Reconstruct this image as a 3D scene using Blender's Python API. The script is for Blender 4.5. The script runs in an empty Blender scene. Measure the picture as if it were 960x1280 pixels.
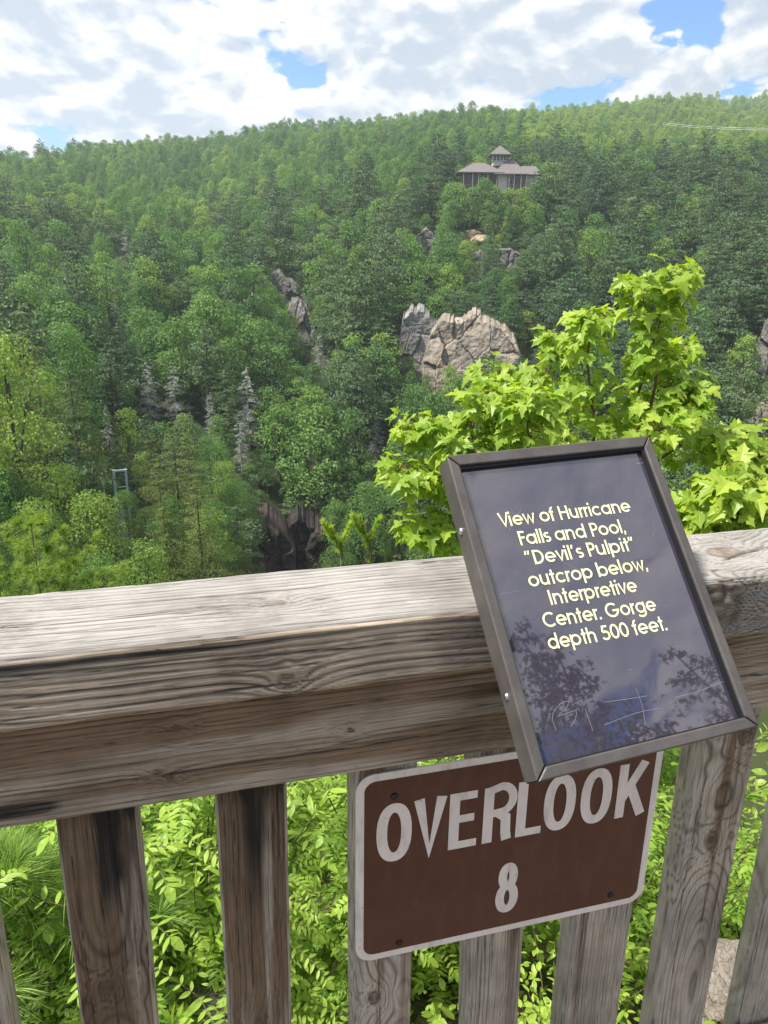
import bpy, math, random
import numpy as np
from mathutils import Matrix, Vector
R_ = math.radians
rng = np.random.default_rng(7)
random.seed(7)
SC = bpy.context.scene
COL = SC.collection

# ------------------------------------------------------------------ camera
CZ = 1.35
FPX, PITCH, ROLL, YAW, DIST = 966.2, 0.3179, -0.0133, 0.2681, 0.7226
H_RB, T_DEP, T_H, R_H, OVER = 0.5584, 0.155, 0.0803, 0.1233, 0.0218
cp_, sp_ = math.cos(PITCH), math.sin(PITCH)
cF = np.array([0, cp_, -sp_]); cU = np.array([0, sp_, cp_]); cR = np.array([1., 0, 0])
cr_, sr_ = math.cos(ROLL), math.sin(ROLL)
CAMP = np.array([0, 0, CZ])
tF = np.array([math.cos(YAW), math.sin(YAW), 0]); nF = np.array([-math.sin(YAW), math.cos(YAW), 0])

def ray(x, y):
    a, b = x-480, 640-y
    u, v = cr_*a+sr_*b, -sr_*a+cr_*b
    d = cF+cR*u/FPX+cU*v/FPX
    return d/np.linalg.norm(d)
def at(x, y, r):                       # point on the sight line at horizontal distance r
    d = ray(x, y); return CAMP+d*(r/math.hypot(d[0], d[1]))
def proj(P):
    P = np.atleast_2d(P)-CAMP
    x, y, z = P@cR, P@cU, P@cF
    z = np.where(np.abs(z) < 1e-6, 1e-6, z)
    u, v = FPX*x/z, FPX*y/z
    return np.stack([480+cr_*u-sr_*v, 640-(sr_*u+cr_*v), z], -1)
def sz(x, y, d):                       # fence coordinates (along, height) of a sight line on the plane at depth d
    r = ray(x, y); Q = r*((DIST+d)/(r@nF)); return Q@tF, Q[2]+CZ

cam = bpy.data.cameras.new('camera'); co = bpy.data.objects.new('camera', cam); COL.objects.link(co)
cam.sensor_fit = 'VERTICAL'; cam.sensor_height = 36; cam.lens = 36*FPX/1280; cam.clip_start = .02; cam.clip_end = 20000
mX = cr_*cR-sr_*cU; mY = sr_*cR+cr_*cU; mZ = -cF
co.matrix_world = Matrix(((mX[0], mY[0], mZ[0], 0), (mX[1], mY[1], mZ[1], 0), (mX[2], mY[2], mZ[2], CZ), (0, 0, 0, 1)))
SC.camera = co

# ------------------------------------------------------------------ numpy noise
def _h(i, j, k, s):
    n = (i*374761393+j*668265263+k*2147483647+s*1274126177) & 0xFFFFFFFF
    n = ((n ^ (n >> 13))*1274126177) & 0xFFFFFFFF
    n = n ^ (n >> 16)
    return (n & 0xFFFFFF)/float(0xFFFFFF)
def vnoise(x, y=0, z=0, s=0):
    x, y, z = np.broadcast_arrays(np.asarray(x, float), np.asarray(y, float), np.asarray(z, float))
    xi, yi, zi = np.floor(x), np.floor(y), np.floor(z)
    fx, fy, fz = x-xi, y-yi, z-zi
    fx, fy, fz = [f*f*(3-2*f) for f in (fx, fy, fz)]
    xi, yi, zi = xi.astype(np.int64), yi.astype(np.int64), zi.astype(np.int64)
    o = 0
    for a in (0, 1):
        for b in (0, 1):
            for c in (0, 1):
                w = (fx if a else 1-fx)*(fy if b else 1-fy)*(fz if c else 1-fz)
                o = o+w*_h(xi+a, yi+b, zi+c, s)
    return o*2-1
def fbm(x, y=0, z=0, s=0, o=4):
    r, a = 0, .5
    for k in range(o):
        r = r+a*vnoise(np.asarray(x)*2**k, np.asarray(y)*2**k, np.asarray(z)*2**k, s+k*17); a *= .5
    return r

# ------------------------------------------------------------------ objects
def mesh_np(name, V, F, mats, midx=None, attrs=None, uv=None, smooth=False):
    """V (n,3); F list of int arrays (k,3)/(k,4)"""
    me = bpy.data.meshes.new(name)
    V = np.asarray(V, np.float32)
    F = [np.asarray(f, np.int32) for f in (F if isinstance(F, list) else [F]) if len(f)]
    me.vertices.add(len(V)); me.vertices.foreach_set('co', V.ravel())
    loops = np.concatenate([f.ravel() for f in F]); tot = np.concatenate([np.full(len(f), f.shape[1], np.int32) for f in F])
    st = np.concatenate([[0], np.cumsum(tot)[:-1]]).astype(np.int32)
    me.loops.add(len(loops)); me.polygons.add(len(tot))
    me.loops.foreach_set('vertex_index', loops)
    me.polygons.foreach_set('loop_start', st); me.polygons.foreach_set('loop_total', tot)
    if not isinstance(mats, (list, tuple)): mats = [mats]
    for m in mats: me.materials.append(m)
    if midx is not None: me.polygons.foreach_set('material_index', np.asarray(midx, np.int32))
    me.polygons.foreach_set('use_smooth', np.full(len(tot), smooth, bool))
    for k, a in (attrs or {}).items():
        at_ = me.attributes.new(k, 'FLOAT', 'POINT'); at_.data.foreach_set('value', np.asarray(a, np.float32))
    if uv is not None:
        u = me.uv_layers.new(name='uv'); u.data.foreach_set('uv', np.asarray(uv, np.float32)[loops].ravel())
    me.update(); me.validate(verbose=False)
    return me
def link(name, me, parent=None, loc=None):
    o = bpy.data.objects.new(name, me); COL.objects.link(o)
    if parent is not None: o.parent = parent
    if loc is not None: o.location = loc
    return o
def empty(name, loc=(0, 0, 0), rz=0):
    o = bpy.data.objects.new(name, None); COL.objects.link(o); o.location = loc; o.rotation_euler = (0, 0, rz)
    o.empty_display_size = .1
    return o
def tag(o, label=None, cat=None, group=None, kind=None):
    if label: o['label'] = label
    if cat: o['category'] = cat
    if group: o['group'] = group
    if kind: o['kind'] = kind
    return o
def join(parts):                       # [(V,F list,mat index)] -> V,F,midx
    V, F3, F4, m3, m4, n = [], [], [], [], [], 0
    for v, fs, mi in parts:
        v = np.asarray(v, float); V.append(v)
        for f in (fs if isinstance(fs, list) else [fs]):
            f = np.asarray(f, int)
            if not len(f): continue
            if f.shape[1] == 3: F3.append(f+n); m3.append(np.full(len(f), mi))
            else: F4.append(f+n); m4.append(np.full(len(f), mi))
        n += len(v)
    F, m = [], []
    if F3: F.append(np.concatenate(F3)); m.append(np.concatenate(m3))
    if F4: F.append(np.concatenate(F4)); m.append(np.concatenate(m4))
    return np.concatenate(V), F, np.concatenate(m)
def box(x0, x1, y0, y1, z0, z1):
    v = np.array([[x, y, z] for x in (x0, x1) for y in (y0, y1) for z in (z0, z1)], float)
    f = np.array([[0, 1, 3, 2], [4, 6, 7, 5], [0, 4, 5, 1], [2, 3, 7, 6], [0, 2, 6, 4], [1, 5, 7, 3]])
    return v, [f]
def bevel_obj(o, w, seg=2):
    m = o.modifiers.new('bevel', 'BEVEL'); m.width = w; m.segments = seg; m.limit_method = 'ANGLE'; return o
def tube(pts, rad, n=7, cap=True):
    pts = np.asarray(pts, float); rad = np.broadcast_to(np.asarray(rad, float), (len(pts),))
    T = np.gradient(pts, axis=0); T /= np.linalg.norm(T, axis=1)[:, None]+1e-12
    ref = np.array([0.3, 0.2, 1.]) if abs(T[:, 2]).mean() < .8 else np.array([1., .2, 0])
    A = np.cross(T, ref); A /= np.linalg.norm(A, axis=1)[:, None]; B = np.cross(T, A)
    an = np.linspace(0, 2*np.pi, n, endpoint=False)
    V = (pts[:, None]+rad[:, None, None]*(A[:, None]*np.cos(an)[None, :, None]+B[:, None]*np.sin(an)[None, :, None])).reshape(-1, 3)
    k = len(pts); i = np.arange(k-1)[:, None]*n; j = np.arange(n)[None]; j2 = (j+1) % n
    F = np.stack([i+j, i+j2, i+n+j2, i+n+j], -1).reshape(-1, 4)
    return V, [F]
def spline(pts, m=12):
    pts = np.asarray(pts, float); n = len(pts)
    if n < 3: return pts[0]+(pts[-1]-pts[0])*np.linspace(0, 1, m)[:, None]
    t = np.linspace(0, n-1, m); out = []
    for tt in t:
        i = min(int(tt), n-2); u = tt-i
        p0, p1, p2, p3 = pts[max(i-1, 0)], pts[i], pts[i+1], pts[min(i+2, n-1)]
        out.append(.5*((2*p1)+(-p0+p2)*u+(2*p0-5*p1+4*p2-p3)*u*u+(-p0+3*p1-3*p2+p3)*u**3))
    return np.array(out)

# ------------------------------------------------------------------ materials
class NT:
    def __init__(s, name):
        s.m = bpy.data.materials.new(name); s.m.use_nodes = True; s.t = s.m.node_tree; s.t.nodes.clear()
        s.out = s.n('ShaderNodeOutputMaterial')
    def n(s, typ, **k):
        x = s.t.nodes.new(typ)
        for a, b in k.items(): setattr(x, a, b)
        return x
    def l(s, a, b): s.t.links.new(a, b)
    def v(s, x, inp):
        if isinstance(x, (int, float)): inp.default_value = x
        elif isinstance(x, (tuple, list)): inp.default_value = tuple(x)+((1,) if len(x) == 3 and len(inp.default_value) == 4 else ())
        else: s.l(x, inp)
    def math(s, op, a, b=0, clamp=False):
        x = s.n('ShaderNodeMath', operation=op, use_clamp=clamp); s.v(a, x.inputs[0]); s.v(b, x.inputs[1]); return x.outputs[0]
    def mix(s, f, a, b, blend='MIX'):
        x = s.n('ShaderNodeMix', data_type='RGBA', blend_type=blend); s.v(f, x.inputs[0]); s.v(a, x.inputs[6]); s.v(b, x.inputs[7]); return x.outputs[2]
    def noise(s, vec, scale=5, detail=4, rough=.55, dist=0, out=0):
        x = s.n('ShaderNodeTexNoise'); x.inputs['Scale'].default_value = scale; x.inputs['Detail'].default_value = detail
        x.inputs['Roughness'].default_value = rough; x.inputs['Distortion'].default_value = dist
        if vec is not None: s.l(vec, x.inputs['Vector'])
        return x.outputs[out]
    def ramp(s, f, a, b, smooth=True):
        x = s.n('ShaderNodeMapRange', interpolation_type='SMOOTHSTEP' if smooth else 'LINEAR')
        s.v(f, x.inputs[0]); x.inputs[1].default_value = a; x.inputs[2].default_value = b; return x.outputs[0]
    def scale(s, vec, k):
        x = s.n('ShaderNodeVectorMath', operation='MULTIPLY'); s.l(vec, x.inputs[0]); x.inputs[1].default_value = k; return x.outputs[0]
    def obj(s): return s.n('ShaderNodeTexCoord').outputs['Object']
    def pos(s): return s.n('ShaderNodeNewGeometry').outputs['Position']
    def attr(s, name): return s.n('ShaderNodeAttribute', attribute_name=name).outputs['Fac']
    def bump(s, h, strength=.3, dist=.01, normal=None):
        x = s.n('ShaderNodeBump'); x.inputs['Strength'].default_value = strength; x.inputs['Distance'].default_value = dist
        s.l(h, x.inputs['Height'])
        if normal is not None: s.l(normal, x.inputs['Normal'])
        return x.outputs[0]
    def pbr(s, col, rough=.7, normal=None, metal=0, spec=.5, ior=1.5, coat=0):
        x = s.n('ShaderNodeBsdfPrincipled'); s.v(col, x.inputs['Base Color']); s.v(rough, x.inputs['Roughness'])
        x.inputs['Metallic'].default_value = metal; x.inputs['Specular IOR Level'].default_value = spec; x.inputs['IOR'].default_value = ior
        x.inputs['Coat Weight'].default_value = coat
        if normal is not None: s.l(normal, x.inputs['Normal'])
        s.l(x.outputs[0], s.out.inputs[0]); return x

def mat_wood(name, axis, silver, brown, dark, stain=(.02, .017, .015)):
    m = NT(name); o = m.obj()
    k = [620, 620, 620]; k[axis] = 11
    fib = m.noise(m.scale(o, tuple(k)), 1, 5, .68)
    k2 = [75, 75, 75]; k2[axis] = 2.2
    strk = m.noise(m.scale(o, tuple(k2)), 1, 5, .6, .3)
    k3 = [150, 150, 150]; k3[axis] = 2.6
    ckn = m.noise(m.scale(o, tuple(k3)), 1, 3, .5, .15)
    k4 = [40, 40, 40]; k4[axis] = 5
    ckm = m.ramp(m.noise(m.scale(o, tuple(k4)), 1, 3, .6), .47, .62)
    chk = m.math('MULTIPLY', m.ramp(m.math('ABSOLUTE', m.math('SUBTRACT', ckn, .5)), .017, .004), ckm)
    blot = m.noise(o, 9, 5, .6)
    spk = m.noise(o, 420, 2, .6)
    line, st, we, kn = m.attr('line'), m.attr('stain'), m.attr('weather'), m.attr('knot')  # 'stain' holds real stain and the shade painted on rail and pickets
    wmix = m.ramp(m.math('ADD', we, m.math('MULTIPLY', m.math('SUBTRACT', strk, .5), .9)), .25, .75)
    c = m.mix(wmix, brown, silver)
    c = m.mix(m.ramp(blot, .35, .75), c, m.mix(.45, c, dark))
    c = m.mix(m.math('MULTIPLY', m.ramp(fib, .40, .70), .55), c, m.mix(.70, c, dark))
    c = m.mix(m.math('MULTIPLY', m.ramp(spk, .62, .8), .25), c, silver)
    c = m.mix(m.math('MULTIPLY', line, .95), c, dark)
    c = m.mix(m.math('MULTIPLY', chk, .8), c, dark)
    c = m.mix(m.math('MULTIPLY', kn, .75), c, m.mix(.35, dark, brown))
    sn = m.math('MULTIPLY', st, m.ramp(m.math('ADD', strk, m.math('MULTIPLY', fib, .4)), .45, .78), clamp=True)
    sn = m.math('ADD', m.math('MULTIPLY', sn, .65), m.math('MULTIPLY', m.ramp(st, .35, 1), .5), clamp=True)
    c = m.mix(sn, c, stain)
    b = m.bump(m.math('SUBTRACT', fib, m.math('MULTIPLY', chk, .8)), .5, .0014)
    m.pbr(c, .82, b, spec=.25)
    return m.m

def mat_leaf(name, c1, c2, trans=.45, tcol=None, scale=3., rough=.5, spec=.35, attr=None, hue_pos=None, veins=False):
    """c1/c2: two leaf colours mixed by plant and by place"""
    m = NT(name)
    oi = m.n('ShaderNodeObjectInfo')
    if attr: f0 = m.attr(attr)
    else: f0 = m.noise(m.pos(), scale, 2, .5)
    f = m.math('ADD', m.math('MULTIPLY', oi.outputs['Random'], .6), m.math('MULTIPLY', f0, .6 if not attr else .8))
    f = m.math('SUBTRACT', f, .2 if not attr else .25)
    if hue_pos:
        f = m.math('ADD', f, m.math('MULTIPLY', m.math('SUBTRACT', m.noise(m.pos(), hue_pos, 3, .5), .5), 1.1), clamp=True)
    c = m.mix(m.math('MULTIPLY', f, 1, clamp=True), c1, c2)
    if veins:
        uv = m.n('ShaderNodeUVMap', uv_map='uv').outputs[0]
        sx = m.n('ShaderNodeSeparateXYZ'); m.l(uv, sx.inputs[0])
        vn = m.ramp(m.math('ABSOLUTE', sx.outputs[0]), .05, .0)
        side = m.math('FRACT', m.math('ADD', m.math('MULTIPLY', sx.outputs[1], 5), m.math('MULTIPLY', m.math('ABSOLUTE', sx.outputs[0]), -4)))
        vn2 = m.math('MULTIPLY', m.ramp(m.math('ABSOLUTE', m.math('SUBTRACT', side, .5)), .08, .0), .5)
        c = m.mix(m.math('MULTIPLY', m.math('MAXIMUM', vn, vn2), .5), c, m.mix(.5, c, (.5, .6, .2)))
    p = m.n('ShaderNodeBsdfPrincipled'); m.v(c, p.inputs['Base Color']); p.inputs['Roughness'].default_value = rough
    p.inputs['Specular IOR Level'].default_value = spec
    t = m.n('ShaderNodeBsdfTranslucent')
    m.v(m.mix(1, c, tcol or (1.5, 1.5, .7), 'MULTIPLY'), t.inputs[0])
    x = m.n('ShaderNodeMixShader'); x.inputs[0].default_value = trans
    m.l(p.outputs[0], x.inputs[1]); m.l(t.outputs[0], x.inputs[2]); m.l(x.outputs[0], m.out.inputs[0])
    return m.m

def mat_bark(name, c1, c2, sc=8):
    m = NT(name); o = m.obj(); n = m.noise(m.scale(o, (sc, sc, sc*.25)), 3, 4)
    m.pbr(m.mix(m.ramp(n, .3, .7), c1, c2), .9, m.bump(n, .5, .02), spec=.15); return m.m

def mat_rock(name, cols, sc=1., strata=(0, 0, 1), bumpd=.2, lichen=None):
    m = NT(name); p = m.obj()
    ns = m.scale(p, tuple(sc*(1+2.2*abs(v)) for v in strata))
    n = m.noise(ns, .35, 8, .62, .5); n2 = m.noise(m.scale(p, (sc,)*3), 2.1, 6, .65)
    n3 = m.noise(m.scale(p, (sc*.6,)*3), .22, 3, .5)
    c = m.mix(m.ramp(n, .35, .66), cols[0], cols[1]); c = m.mix(m.ramp(n3, .42, .6), c, cols[2])
    c = m.mix(m.math('MULTIPLY', m.ramp(n2, .52, .75), .6), c, cols[3])
    vo = m.n('ShaderNodeTexVoronoi', feature='DISTANCE_TO_EDGE'); vo.inputs['Scale'].default_value = .22*sc
    wv = m.n('ShaderNodeVectorMath', operation='ADD'); m.l(ns, wv.inputs[0]); m.l(m.scale(m.noise(m.scale(p, (sc,)*3), .8, 3, .5, 0, 1), (1.6,)*3), wv.inputs[1])
    m.l(wv.outputs[0], vo.inputs['Vector'])
    cr = m.ramp(vo.outputs['Distance'], .045, .0)
    c = m.mix(m.math('MULTIPLY', cr, .3), c, cols[3])
    sk = m.ramp(m.noise(m.scale(p, (sc*.9, sc*.9, sc*.12)), 1., 4, .6), .54, .68); c = m.mix(m.math('MULTIPLY', sk, .55), c, cols[3])
    h = m.math('ADD', m.math('MULTIPLY', n, .7), m.math('MULTIPLY', n2, .5)); h = m.math('SUBTRACT', h, m.math('MULTIPLY', cr, .25))
    m.pbr(c, .9, m.bump(h, .9, bumpd), spec=.2); return m.m

def mat_plain(name, col, rough=.6, metal=0, bump=None, spec=.4, var=.15, sc=30):
    m = NT(name); o = m.obj(); n = m.noise(o, sc, 4, .6)
    c = m.mix(m.math('MULTIPLY', m.ramp(n, .3, .7), var), col, tuple(x*.45 for x in col))
    m.pbr(c, rough, m.bump(n, .25, bump) if bump else None, metal, spec); return m.m

# ------------------------------------------------------------------ light and sky
SUN_EL, SUN_AZ = R_(58), R_(-106)         # azimuth clockwise from +Y (the view direction)
sd = np.array([math.sin(SUN_AZ)*math.cos(SUN_EL), math.cos(SUN_AZ)*math.cos(SUN_EL), math.sin(SUN_EL)])
sl = bpy.data.lights.new('sun', 'SUN'); sl.energy = 4.9; sl.angle = R_(6); sl.color = (1, .955, .88)
so = bpy.data.objects.new('sun', sl); COL.objects.link(so); so.location = (0, 0, 60)
so.rotation_euler = Vector(-sd).to_track_quat('-Z', 'Y').to_euler()

def build_world():
    w = bpy.data.worlds.new('World'); SC.world = w; w.use_nodes = True; t = w.node_tree; t.nodes.clear()
    m = NT.__new__(NT); m.t = t
    out = m.n('ShaderNodeOutputWorld'); bg = m.n('ShaderNodeBackground'); bg.inputs[1].default_value = .1
    sky = m.n('ShaderNodeTexSky', sky_type='NISHITA', sun_disc=False, sun_elevation=SUN_EL, sun_rotation=SUN_AZ)
    sky.air_density = 1.1; sky.dust_density = .6; sky.ozone_density = 2.
    g = m.n('ShaderNodeNewGeometry').outputs['Incoming']
    d = m.scale(g, (-1, -1, -1))
    sx = m.n('ShaderNodeSeparateXYZ'); m.l(d, sx.inputs[0])
    z = m.math('MAXIMUM', sx.outputs[2], 0)
    den = m.math('ADD', z, .32)
    px = m.math('DIVIDE', sx.outputs[0], den); py = m.math('DIVIDE', sx.outputs[1], den)
    def dens(dz, det=2.5):
        # a slice through the cloud layer; dz looks a little higher up, which tells lit tops from shaded bases
        cx = m.n('ShaderNodeCombineXYZ')
        dd = m.math('ADD', den, dz)
        m.l(m.math('DIVIDE', sx.outputs[0], dd), cx.inputs[0]); m.l(m.math('MULTIPLY', m.math('DIVIDE', sx.outputs[1], dd), .85), cx.inputs[1])
        cx.inputs[2].default_value = 5.3
        wn = m.noise(cx.outputs[0], 5, 4, .55, 0, 1)
        ad = m.n('ShaderNodeVectorMath', operation='ADD'); m.l(cx.outputs[0], ad.inputs[0]); m.l(m.scale(wn, (.13, .13, .13)), ad.inputs[1])
        base = m.noise(ad.outputs[0], 3.4, 3, .5)
        vo = m.n('ShaderNodeTexVoronoi', feature='F1', normalize=True); vo.inputs['Scale'].default_value = 8; vo.inputs['Detail'].default_value = det
        vo.inputs['Roughness'].default_value = .55; vo.inputs['Lacunarity'].default_value = 2.2
        m.l(ad.outputs[0], vo.inputs['Vector'])
        puff = m.math('SUBTRACT', 1, vo.outputs['Distance'])
        fine = m.noise(ad.outputs[0], 24, 5, .6)
        n = m.math('ADD', m.math('MULTIPLY', base, .62), m.math('MULTIPLY', puff, .46))
        return m.math('ADD', n, m.math('MULTIPLY', fine, .09)), ad.outputs[0]
    n1, vec = dens(0)
    n2, _ = dens(.022, 1.5)
    w.cycles.sampling_method = 'MANUAL'; w.cycles.sample_map_resolution = 512
    back = m.ramp(sx.outputs[1], .15, -.25)
    cov = m.math('SUBTRACT', n1, m.math('MULTIPLY', back, .09))
    for (bx_, by_, wd_, am_) in ((848, 4, 3.4, .17), (905, 26, 2.8, .14), (932, 102, 2.2, .10), (385, 92, 2.0, .09), (8, 62, 2.2, .10)):
        dp = m.n('ShaderNodeVectorMath', operation='DOT_PRODUCT'); m.l(d, dp.inputs[0]); dp.inputs[1].default_value = tuple(ray(bx_, by_))
        cov = m.math('SUBTRACT', cov, m.math('MULTIPLY', m.ramp(dp.outputs['Value'], math.cos(R_(wd_)), 1), am_))
    a = m.ramp(cov, .545, .595)
    lit = m.math('ADD', m.math('MULTIPLY', m.math('SUBTRACT', n1, n2), 4.), m.math('MULTIPLY', m.math('SUBTRACT', .74, cov), 1.6))
    L = m.ramp(lit, -.16, .38)
    cc = m.mix(L, (3.25, 3.7, 4.4), (6.6, 6.5, 6.3))
    skyc = m.mix(1, sky.outputs[0], (.40, .74, 1.12), 'MULTIPLY')
    c = m.mix(a, skyc, cc)
    m.l(c, bg.inputs[0]); m.l(bg.outputs[0], out.inputs[0])
build_world()

SC.render.engine = 'CYCLES'
SC.view_settings.view_transform = 'Standard'; SC.view_settings.look = 'None'; SC.view_settings.gamma = 1
SC.view_settings.use_curve_mapping = False; SC.view_settings.exposure = .87
SC.cycles.max_bounces = 8; SC.cycles.transparent_max_bounces = 6; SC.cycles.diffuse_bounces = 4; SC.cycles.transmission_bounces = 4
SC.cycles.use_denoising = True; SC.cycles.denoising_prefilter = 'NONE'; SC.cycles.volume_bounces = 1
SC.cycles.sample_clamp_indirect = 6

# ------------------------------------------------------------------ terrain
# canopy seen in the photograph: per picture column (row, horizontal distance)
TREE_DROP = 14.
COLS = {
 -420: [(195, 1000), (260, 600), (360, 360), (450, 240), (560, 150), (640, 100), (720, 62)],
    0: [(187, 1000), (250, 600), (350, 390), (450, 280), (550, 190), (640, 120), (735, 62)],
  240: [(166, 1100), (250, 620), (350, 400), (450, 300), (550, 230), (620, 160), (712, 90)],
  380: [(152, 1200), (210, 640), (300, 440), (400, 340), (500, 275), (600, 240), (720, 205)],
  600: [(150, 1500), (195, 560), (238, 445), (300, 390), (390, 330), (480, 295), (560, 265), (680, 225)],
  800: [(132, 1900), (185, 800), (235, 470), (350, 380), (450, 320), (550, 270), (670, 225)],
  960: [(119, 2600), (160, 1300), (200, 620), (260, 440), (400, 350), (540, 285), (660, 225)],
 1380: [(112, 2600), (160, 1300), (210, 600), (280, 430), (400, 340), (540, 270), (660, 210)],
}
NEAR = [(1.0, -.30), (1.5, -.45), (2.2, -.85), (3.2, -1.5), (5, -2.9), (8, -5.5)]
LR = np.log(np.geomspace(.9, 9000, 170)); RG = np.exp(LR)
def _cols():
    az, Z = [], []
    for x, rows in COLS.items():
        pts = []
        for y, r in rows:
            u_ = min(1, max(0, (r-300)/150)); r = r*(.84+.16*u_*u_*(3-2*u_))
            P = at(x, y, r); pts.append((r, P[2]-TREE_DROP-(11 if x < 700 else 4)*min(1, max(0, (r-450)/400))))
        a = math.atan2(*[at(x, 400, 100)[i] for i in (0, 1)])
        pts.sort(); r0, z0 = pts[0]
        near = list(NEAR)
        if r0 > 150: near += [(20, -18), (45, -48), (85, -84), (130, z0-6), (170, z0-4)]
        else: near += [(20, -14), (38, (-14+z0)/2-2)]
        p = near+pts
        rl = p[-1][0]; zl = p[-1][1]
        p += [(rl*1.5, zl-10), (9000, zl-160)]
        az.append(a); Z.append(np.interp(LR, np.log([q[0] for q in p]), [q[1] for q in p]))
    return np.array(az), np.array(Z)
CAZ, CZZ = _cols()
def terrain(X, Y):
    X = np.asarray(X, float); Y = np.asarray(Y, float)
    r = np.hypot(X, Y); a = np.arctan2(X, Y); lr = np.log(np.maximum(r, .9))
    ac = np.clip(a, CAZ[0], CAZ[-1]-1e-6)
    i = np.clip(np.searchsorted(CAZ, ac, side='right')-1, 0, len(CAZ)-2)
    u = (ac-CAZ[i])/(CAZ[i+1]-CAZ[i]); u = u*u*(3-2*u)
    fi = (lr-LR[0])/(LR[1]-LR[0]); j = np.clip(fi.astype(int), 0, len(LR)-2); v = np.clip(fi-j, 0, 1)
    zz = lambda ii: CZZ[ii, j]*(1-v)+CZZ[ii, j+1]*v
    z = zz(i)*(1-u)+zz(i+1)*u
    nz = np.clip((r-20)/200, 0, 1)
    z = z+nz*(5*fbm(X/90, Y/90, 0, 3, 3)+1.5*fbm(X/25, Y/25, 0, 5, 2))+np.clip(r/30, 0, 1)*.25*fbm(X/2, Y/2, 0, 9, 3)
    # the near side: level ground on the viewer's side of the fence
    q = X*nF[0]+Y*nF[1]-DIST                 # distance beyond the fence line
    flat = -.14+.02*fbm(X, Y, 0, 4, 3)
    w = np.clip((q+.05)/.5, 0, 1); w = w*w*(3-2*w)
    w2 = np.clip((np.abs(a)-1.15)/.6, 0, 1); w2 = w2*w2*(3-2*w2)
    side = -.3-.45*np.clip(q, 0, 40)-.008*np.clip(q, 0, 400)**1.2
    z = z*(1-w2)+np.maximum(side, z-40*0)*w2
    return flat*(1-w)+z*w

def mat_ground():
    m = NT('forest_floor'); p = m.pos()
    n = m.noise(p, .25, 6, .6); n2 = m.noise(p, 14, 5, .65); n3 = m.noise(p, 90, 3, .6)
    c = m.mix(m.ramp(n, .35, .65), (.030, .052, .016), (.045, .050, .022))
    c2 = m.mix(m.ramp(n2, .35, .7), (.06, .07, .025), (.16, .115, .075))
    ln = m.n('ShaderNodeVectorMath', operation='LENGTH'); m.l(p, ln.inputs[0])
    c = m.mix(m.ramp(ln.outputs['Value'], 30, 6), c, m.mix(m.math('MULTIPLY', m.ramp(n3, .5, .7), .5), c2, (.25, .2, .14)))
    m.pbr(c, .95, m.bump(m.math('ADD', n2, n3), .6, .02), spec=.1); return m.m
def build_ground():
    azs = np.concatenate([np.radians(np.arange(-50, 50, .75)), np.radians(np.arange(50, 310, 4))])
    rs = np.concatenate([[.0], np.geomspace(.25, 9000, 210)])
    A, Rr = np.meshgrid(azs, rs, indexing='ij')
    X, Y = Rr*np.sin(A), Rr*np.cos(A)
    Z = terrain(X, Y)
    n, k = A.shape; i = np.arange(n)[:, None]*k; j = np.arange(k-1)[None]; i2 = (np.arange(n)+1)[:, None] % n*k
    F = np.stack([i+j, i+j+1, i2+j+1, i2+j], -1).reshape(-1, 4)
    me = mesh_np('ground', np.stack([X, Y, Z], -1).reshape(-1, 3), F, mat_ground(), smooth=True)
    tag(link('ground', me), 'forested ground falling from the overlook into the gorge and rising to far hills', kind='structure')
build_ground()


# ------------------------------------------------------------------ weathered timber
def profile(b0, b1, c0, c1, rr, step_fine, step_coarse, fine):
    """rounded rectangle outline; fine = sides sampled finely (b0,b1,c0,c1). returns points, normals, side id"""
    P, Nn = [], []
    def side(p, q, n, st):
        k = max(2, int(np.hypot(*(np.subtract(q, p)))/st))
        for u in np.linspace(0, 1, k, endpoint=False): P.append(np.add(p, np.multiply(np.subtract(q, p), u))); Nn.append(n)
    def corner(c, a0):
        for a in np.linspace(a0, a0+np.pi/2, 5, endpoint=False):
            n = (math.cos(a), math.sin(a)); P.append((c[0]+rr*n[0], c[1]+rr*n[1])); Nn.append(n)
    s = lambda nm: step_fine if nm in fine else step_coarse
    side((b1, c0+rr), (b1, c1-rr), (1, 0), s('b1')); corner((b1-rr, c1-rr), 0)
    side((b1-rr, c1), (b0+rr, c1), (0, 1), s('c1')); corner((b0+rr, c1-rr), np.pi/2)
    side((b0, c1-rr), (b0, c0+rr), (-1, 0), s('b0')); corner((b0+rr, c0+rr), np.pi)
    side((b0+rr, c0), (b1-rr, c0), (0, -1), s('c0')); corner((b1-rr, c0+rr), 1.5*np.pi)
    return np.array(P, float), np.array(Nn, float)

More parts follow.
